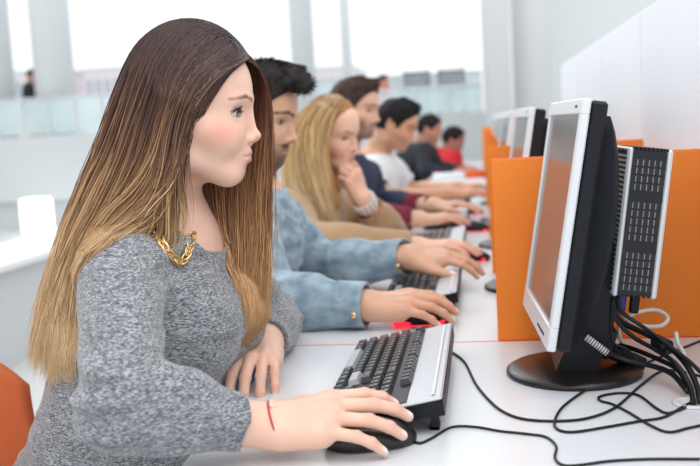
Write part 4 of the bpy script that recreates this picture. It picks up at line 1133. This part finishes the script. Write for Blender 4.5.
# --- the blonde woman
W3 = dict(label='blonde woman in a tan coat resting her chin on her hand', h=.0042,
    head=head_at(346, 139, 2.80, -26, 12, 4, .98), hrot=(-26, 12, 4), hs=.98, neck=px(304, 203, 2.87), nr=.047, ears=False,
    sh=[px(293, 212, 2.71), px(332, 206, 3.02)], el=[px(305, 244, 2.56), px(390, 236, 2.98)], wr=[px(418, 246, 2.60), px(362, 199, 2.83)],
    armr=(.047, .040, .026), girth=.92, bust=.08, skin=srgb(234, 190, 166),
    hands=[dict(d=(.17, .01, .000), up=(0, 0, 1), sc=.95, curls=[(.22, .25, .2)]*4, splay=.08), dict(d=(-.03, -.02, .10), up=(.8, -.6, .2), sc=.90, curls=[(1.0, 1.1, .7)]*4, splay=.03)],
    nailc=srgb(214, 30, 50), nailm=.95, style=dict(blush=.4, browc=srgb(120, 90, 66), lips=srgb(210, 120, 110), liner=.7))
sit(W3, -.66); m3_, T3 = person(W3)
garment(W3, 'coat', M['tan'], off=.017, frac=(.92, .74), h=.006, wr=.006, neck_cut=.066, parent=m3_, neck_pt=np.array(W3['neck'])+[.03, 0, .04], neck_n=(.5, 0, 1), wscale=14)
trousers(W3, M['denim_dark'], m3_, .66); shoes(W3, M['shoe'], m3_)
def ramp3(t, r, P):
    st = cramp([(0, srgb(140, 100, 62)), (.2, srgb(176, 136, 88)), (.5, srgb(214, 178, 122)), (1.0, srgb(236, 210, 164))]); return st(np.clip(t+(r-.5)*.5, 0, 1))*(.6+.7*r)[..., None]
b3 = [gd((343, 104, 2.83), (335, 112, 2.76), (328, 130, 2.73), (325, 150, 2.72), (327, 175, 2.72), (332, 205, 2.72), (338, 222, 2.72)),
      gd((337, 101, 2.85), (325, 108, 2.76), (316, 128, 2.73), (314, 152, 2.72), (318, 180, 2.72), (326, 205, 2.71), (333, 228, 2.71)),
      gd((330, 100, 2.86), (315, 107, 2.78), (305, 128, 2.75), (304, 155, 2.74), (308, 182, 2.72), (316, 205, 2.71), (326, 226, 2.70)),
      gd((324, 100, 2.87), (307, 108, 2.82), (297, 128, 2.80), (294, 155, 2.80), (296, 178, 2.78), (302, 195, 2.74), (312, 212, 2.70)),
      gd((320, 101, 2.89), (304, 110, 2.88), (293, 130, 2.88), (288, 155, 2.88), (284, 175, 2.88), (284, 192, 2.88), (288, 205, 2.86))]
f3 = [gd((343, 104, 2.85), (352, 110, 2.90), (352, 130, 2.94), (345, 160, 2.95), (338, 190, 2.94), (340, 220, 2.90)), gd((336, 101, 2.87), (338, 115, 2.93), (330, 150, 2.95), (322, 190, 2.94), (330, 220, 2.90))]
SK3 = (T3, (.0910, .0790, .0890), .06)
HV, HF, HC = join([strands(b3, 3200, .0013, .003, ramp3, 11, 24, .82, .006, .03, (0, -1, 0), 26, SK3), strands(f3, 700, .0013, .003, ramp3, 12, 18, .82, .006, .03, (0, 1, 0), 26, SK3)])
obj('hair', HV, HF, M['strand'], m3_, True, HC)
O = [('u', EL(T3(.001, 0, .030), np.array((.0895, .078, .0885))*.98, T3.R), 0), ('u', EL(T3(-.014, 0, .020), (.072, .072, .078), T3.R), .02), ('s', EL(T3(.100, 0, -.040), (.085, .12, .128), T3.R), .006), ('i', PL(T3(0, 0, -.06), -T3.R[:, 2]), .01)]
for g in (b3[1], b3[2], b3[3]):
    cc = [np.array(q)+[.01, .035, 0] for q in g[2:6]]
    for i in range(len(cc)-1): O.append(('u', RC(cc[i], cc[i+1], .030, .026), .02))
lo, hi = bounds(O); V, F = mesh_sdf(O, lo, hi, .006); obj('hair_mass', V, F, M['hair'], m3_, True, np.tile(np.array(srgb(160, 118, 74)), (len(V), 1)))
dd = nrm(np.array(W3['wr'][1])-np.array(W3['el'][1])); mb = MB()
for off_ in (-.030, -.018, -.006):
    c = np.array(W3['wr'][1])+dd*off_; u, v = perp(dd)
    for x in np.linspace(0, 2*math.pi, 15)[:-1]: mb.sphere(c+.033*(u*math.cos(x)+v*math.sin(x)), .0068, 8)
mb.build('bracelet', M['pearl'], m3_, True)

# --- the bearded man in navy
W4 = dict(label='bearded man in navy with maroon cuffs and a black wrist watch behind the blonde woman', male=True, h=.005,
    head=head_at(371, 111, 3.58, -14, 8, 0, 1.05), hrot=(-14, 8, 0), hs=1.05, neck=px(343, 166, 3.63), nr=.058,
    sh=[px(336, 182, 3.46), px(366, 176, 3.80)], el=[px(350, 218, 3.34), px(376, 206, 3.80)], wr=[px(420, 219, 3.34), px(434, 205, 3.62)],
    armr=(.052, .044, .030), skin=srgb(222, 178, 152),
    hands=[dict(d=(.17, .03, .004), up=(0, 0, 1), sc=1.0, curls=[(.22, .25, .2)]*4), dict(d=(.17, -.02, .0), up=(0, 0, 1), sc=1.0, curls=[(.22, .25, .2)]*4)],
    style=dict(beard=.7, hairc=srgb(60, 44, 36), browc=srgb(50, 36, 30), brow=.0036, blush=.2, lips=srgb(186, 116, 106), liner=.3))
sit(W4, -.68); m4, T4 = person(W4)
nv = np.array(srgb(44, 52, 78)); mr = np.array(srgb(122, 32, 52))
M['pullover'] = mat('pullover', rough=.85, attr=True)
def c4(V):
    d = np.minimum(np.linalg.norm(V-np.array(W4['wr'][0]), axis=1), np.linalg.norm(V-np.array(W4['wr'][1]), axis=1)); m = sstep(.13, .12, d)
    return nv[None]*(1-m[:, None])+mr[None]*m[:, None]
garment(W4, 'pullover', M['pullover'], off=.014, frac=(.88, .80), h=.007, wr=.006, neck_cut=.068, parent=m4, colors=c4, wscale=14)
short_hair(T4, m4, srgb(62, 46, 40), .005, tuft=[((.02, 0, .100), (.07, 0, .094), .020, .018)], amp=.003, wisps=2600)
dw = nrm(np.array(W4['wr'][1])-np.array(W4['el'][1])); ring(np.array(W4['wr'][1])-dw*.022, dw, .030, .008, M['black_plastic'], 'wrist_watch', m4, 20)
trousers(W4, M['denim_dark'], m4, .66, .009); shoes(W4, M['shoe'], m4)

# --- the man in the white T-shirt
W5 = dict(label='dark haired man in a white T-shirt looking down at his keyboard', male=True, h=.0055,
    head=head_at(411, 131, 4.33, -4, 22, 0, 1.06), hrot=(-4, 22, 0), hs=1.06, neck=px(375, 163, 4.38), nr=.056,
    sh=[px(366, 176, 4.22), px(392, 170, 4.54)], el=[px(386, 200, 4.12), px(410, 192, 4.60)], wr=[px(452, 193, 4.22), px(458, 187, 4.42)],
    armr=(.052, .042, .029), skin=srgb(216, 166, 134),
    hands=[dict(d=(.17, .02, .0), up=(0, 0, 1), sc=1.0, curls=[(.22, .25, .2)]*4), dict(d=(.17, -.02, .0), up=(0, 0, 1), sc=1.0, curls=[(.22, .25, .2)]*4)],
    style=dict(beard=.25, hairc=srgb(30, 26, 26), browc=srgb(30, 24, 22), brow=.0038, blush=.2, liner=.3))
sit(W5, -.68); m5, T5 = person(W5)
garment(W5, 't_shirt', M['white_cloth'], off=.014, frac=(-.42, -.42), h=.007, wr=.005, neck_cut=.066, parent=m5, wscale=14)
short_hair(T5, m5, srgb(26, 24, 26), .0055, tuft=[((.0, 0, .104), (.06, 0, .100), .020, .020)], amp=.003, wisps=2000)
trousers(W5, M['denim_dark'], m5, .66, .009); shoes(W5, M['shoe'], m5)

# --- the two at the second row and the guests on the terrace
def far_person(label, ex, ey, Y, yaw, pitch, neckp, shp, elp, wrp, skin, hairc, cloth, seat_x, h=.009, legs=True, dz=0.0, male=True, shade='jacket'):
    k = dict(label=label, male=male, h=h, head=head_at(ex, ey, Y-.03, yaw, pitch, 0, 1.05), hrot=(yaw, pitch, 0), hs=1.05, neck=px(*neckp), nr=.056,
        sh=[px(*p) for p in shp], el=[px(*p) for p in elp], wr=[px(*p) for p in wrp], skin=skin,
        hands=[dict(d=(.17, .02, .0), up=(0, 0, 1), curls=[(.3, .3, .2)]*4)]*2, style=dict(beard=.3, hairc=hairc, browc=hairc, blush=.1))
    sit(k, seat_x)
    if dz:
        k['pelvis'] = np.array((k['neck'][0]-.05, k['neck'][1], k['neck'][2]-.45)); k['chest'] = k['neck']*.66+k['pelvis']*.34; k['waist'] = k['neck']*.3+k['pelvis']*.7
        pe = k['pelvis']; k['legs'] = [(pe+[0, s*.09, 0], pe+[.03, s*.1, -.42], pe+[0, s*.1, -.82]) for s in (-1, 1)]; k['base'] = (pe[0], pe[1], dz)
    o, T = person(k); garment(k, cloth[0], cloth[1], off=.014, frac=(.9, .9), h=h*1.2, wr=.006, neck_cut=.064, parent=o, wscale=12)
    short_hair(T, o, hairc, h, amp=.003)
    if not dz: trousers(k, M['denim_dark'], o, .66, .012); shoes(k, M['shoe'], o)
    return o
far_person('man in a dark jacket leaning on the second row of desks', 439, 132, 7.3, 0, 14, (424, 147, 7.33), [(421, 152, 7.15), (430, 152, 7.5)], [(424, 171, 7.05), (438, 168, 7.5)], [(456, 173, 7.10), (462, 170, 7.3)],
    srgb(196, 140, 116), srgb(28, 24, 26), ('jacket', M['jacket']), -.68)
far_person('dark haired person in a red top farthest along the second row', 462, 143, 8.1, 0, 18, (452, 155, 8.12), [(449, 159, 7.95), (454, 158, 8.28)], [(450, 174, 7.9), (458, 172, 8.3)], [(474, 172, 7.95), (476, 170, 8.15)],
    srgb(186, 130, 110), srgb(30, 22, 24), ('top', M['red_cloth']), -.50, male=False)
copy_tree([o for o in col.objects if o.name.startswith('plastic_chair') and o.parent is None][0], None, (.16, 8.12-HY[0], 0), 'orange plastic chair under the person in the red top')

# things on the second row
set_origin(px(445, 172, 6.25)); p = onz(452, 178, ZD)
for (x, y, sz, m, n, lb) in ((449, 178, (.20, .16, .035), 'white_cloth', 'paper_stack', 'white stack of papers at the near end of the second row'), (475, 177, (.13, .10, .045), 'orange_edge', 'red_box', 'small red box beside the white papers on the second row'),
                             (438, 177, (.05, .12, .03), 'red_cloth', 'notebook', 'red edged notebook at the corner of the second row')):
    p = onz(x, y, ZD); p = np.array((p[0], max(p[1], 6.28), ZD)); set_origin(p)
    MB().box(p+[0, 0, sz[2]/2+.0005], sz, rotz(.2), bev=.003).build(n, M[m], tag=(lb, 'box' if 'box' in n else 'papers' if 'paper' in n else 'notebook'))

# ------------------------------------------------------------------ gallery glass, terrace and outside
def balustrade(xa, xb, Y, z0, hgt, label, n):
    A, B = px(xa, 120, Y)[0], px(xb, 120, Y)[0]; t = thing('glass_balustrade', label, 'balustrade', ((A+B)/2, Y, z0), 'glass balustrades on the gallery')
    w_ = (B-A)/n
    for i in range(n): MB().box((A+w_*(i+.5), Y, z0+hgt/2), (w_-.03, .012, hgt-.04)).build('pane', M['glass'], t)
    for i in range(n+1): MB().box((A+w_*i, Y, z0+hgt/2), (.03, .04, hgt)).build('post', M['white_metal'], t)
    MB().box(((A+B)/2, Y, z0+hgt), (B-A+.03, .05, .03), bev=.005).build('handrail', M['white_metal'], t)
balustrade(-30, 130, 12.2, 1.235, .50, 'pale green glass balustrade between the grey columns', 6)
balustrade(318, 482, 12.2, 1.235, .34, 'pale green glass balustrade above the heads of the men', 5)
balustrade(318, 482, 15.5, 1.10, .80, 'second glass balustrade farther back on the terrace', 6)
def tchair(x, y, Y, label):
    p = px(x, y, Y); z0 = 1.1; t = thing('terrace_chair', label, 'chair', (p[0], Y, z0), 'dark chairs on the terrace')
    MB().box((p[0], Y, z0+.42), (.42, .42, .04), bev=.01).build('seat', M['slate'], t)
    mb = MB()
    for i in range(5): mb.box((p[0], Y+.2, z0+.52+i*.075), (.42, .02, .045))
    mb.build('backrest', M['slate'], t)
    for sx in (-1, 1):
        for sy in (-1, 1): MB().box((p[0]+sx*.19, Y+sy*.19, z0+(.43 if sy > 0 else .21)), (.03, .03, .86 if sy > 0 else .42)).build('leg', M['slate'], t)
tchair(416, 82, 15.0, 'dark slatted chair on the terrace above the man in the dark jacket')
tchair(451, 80, 15.0, 'dark slatted chair on the terrace nearer to the white columns')
p = px(384, 95, 14.6)
far_person('person in an orange top standing on the terrace', 388, 82, 14.6, -5, 0, (383, 87, 14.6), [(378, 91, 14.5), (388, 91, 14.8)], [(377, 101, 14.5), (389, 101, 14.8)], [(382, 108, 14.4), (386, 108, 14.8)],
    srgb(214, 150, 130), srgb(90, 50, 44), ('top', M['orange_cloth']), -1.2, h=.02, dz=1.1)
far_person('dark haired person standing on the terrace between two grey columns', 36, 76, 14.6, -5, 0, (32, 83, 14.6), [(27, 87, 14.5), (37, 87, 14.8)], [(26, 98, 14.5), (38, 98, 14.8)], [(30, 106, 14.4), (36, 106, 14.8)],
    srgb(190, 140, 120), srgb(60, 50, 56), ('top', M['jacket']), -6, h=.02, dz=1.1)

def building(xa, xb, yt, Y, label, m='bldg', rows=3, cols=6):
    A, B = px(xa, 100, Y)[0], px(xb, 100, Y)[0]; zt = px((xa+xb)/2, yt, Y)[2]; t = thing('building', label, 'building', ((A+B)/2, Y, -4), 'buildings outside')
    MB().box(((A+B)/2, Y+3, (zt-4)/2), (B-A, 6, zt+4)).build('wall', M[m], t)
    MB().box(((A+B)/2, Y+3, zt+.08), (B-A+.3, 6.3, .16)).build('roof', M['grey_wall'], t)
    for r_ in range(rows):
        for c_ in range(cols):
            x = A+(B-A)*(c_+.5)/cols; z = zt-.75-r_*1.35
            MB().box((x, Y-.03, z), ((B-A)/cols*.55, .06, .75)).build('window', M['bldg_dark'], t)
building(14, 60, 73, 44, 'low pinkish building outside behind the leftmost columns', rows=3, cols=4)
building(86, 150, 70, 42, 'pinkish building with rows of dark windows outside', rows=4, cols=7)
building(306, 352, 70, 45, 'distant pale building outside above the blonde woman', rows=3, cols=6)
building(380, 480, 76, 56, 'long distant pale building outside beyond the terrace', rows=2, cols=9)
# glowing box put in for a bright window opening behind the ledge
p = px(37, 214, 11.3); t = thing('window_glow_box', 'glowing white box standing in for a bright window beyond the long white ledge', 'lamp', (p[0], 11.3, 0))
MB().box((p[0], 11.3, px(37, 215, 11.3)[2]), (.31, .28, .42), bev=.02).build('glow_block', M['glow'], t)
MB().box((p[0], 11.3, px(37, 234, 11.3)[2]/2), (.26, .24, px(37, 234, 11.3)[2]-.0)).build('base', M['white_metal'], t)
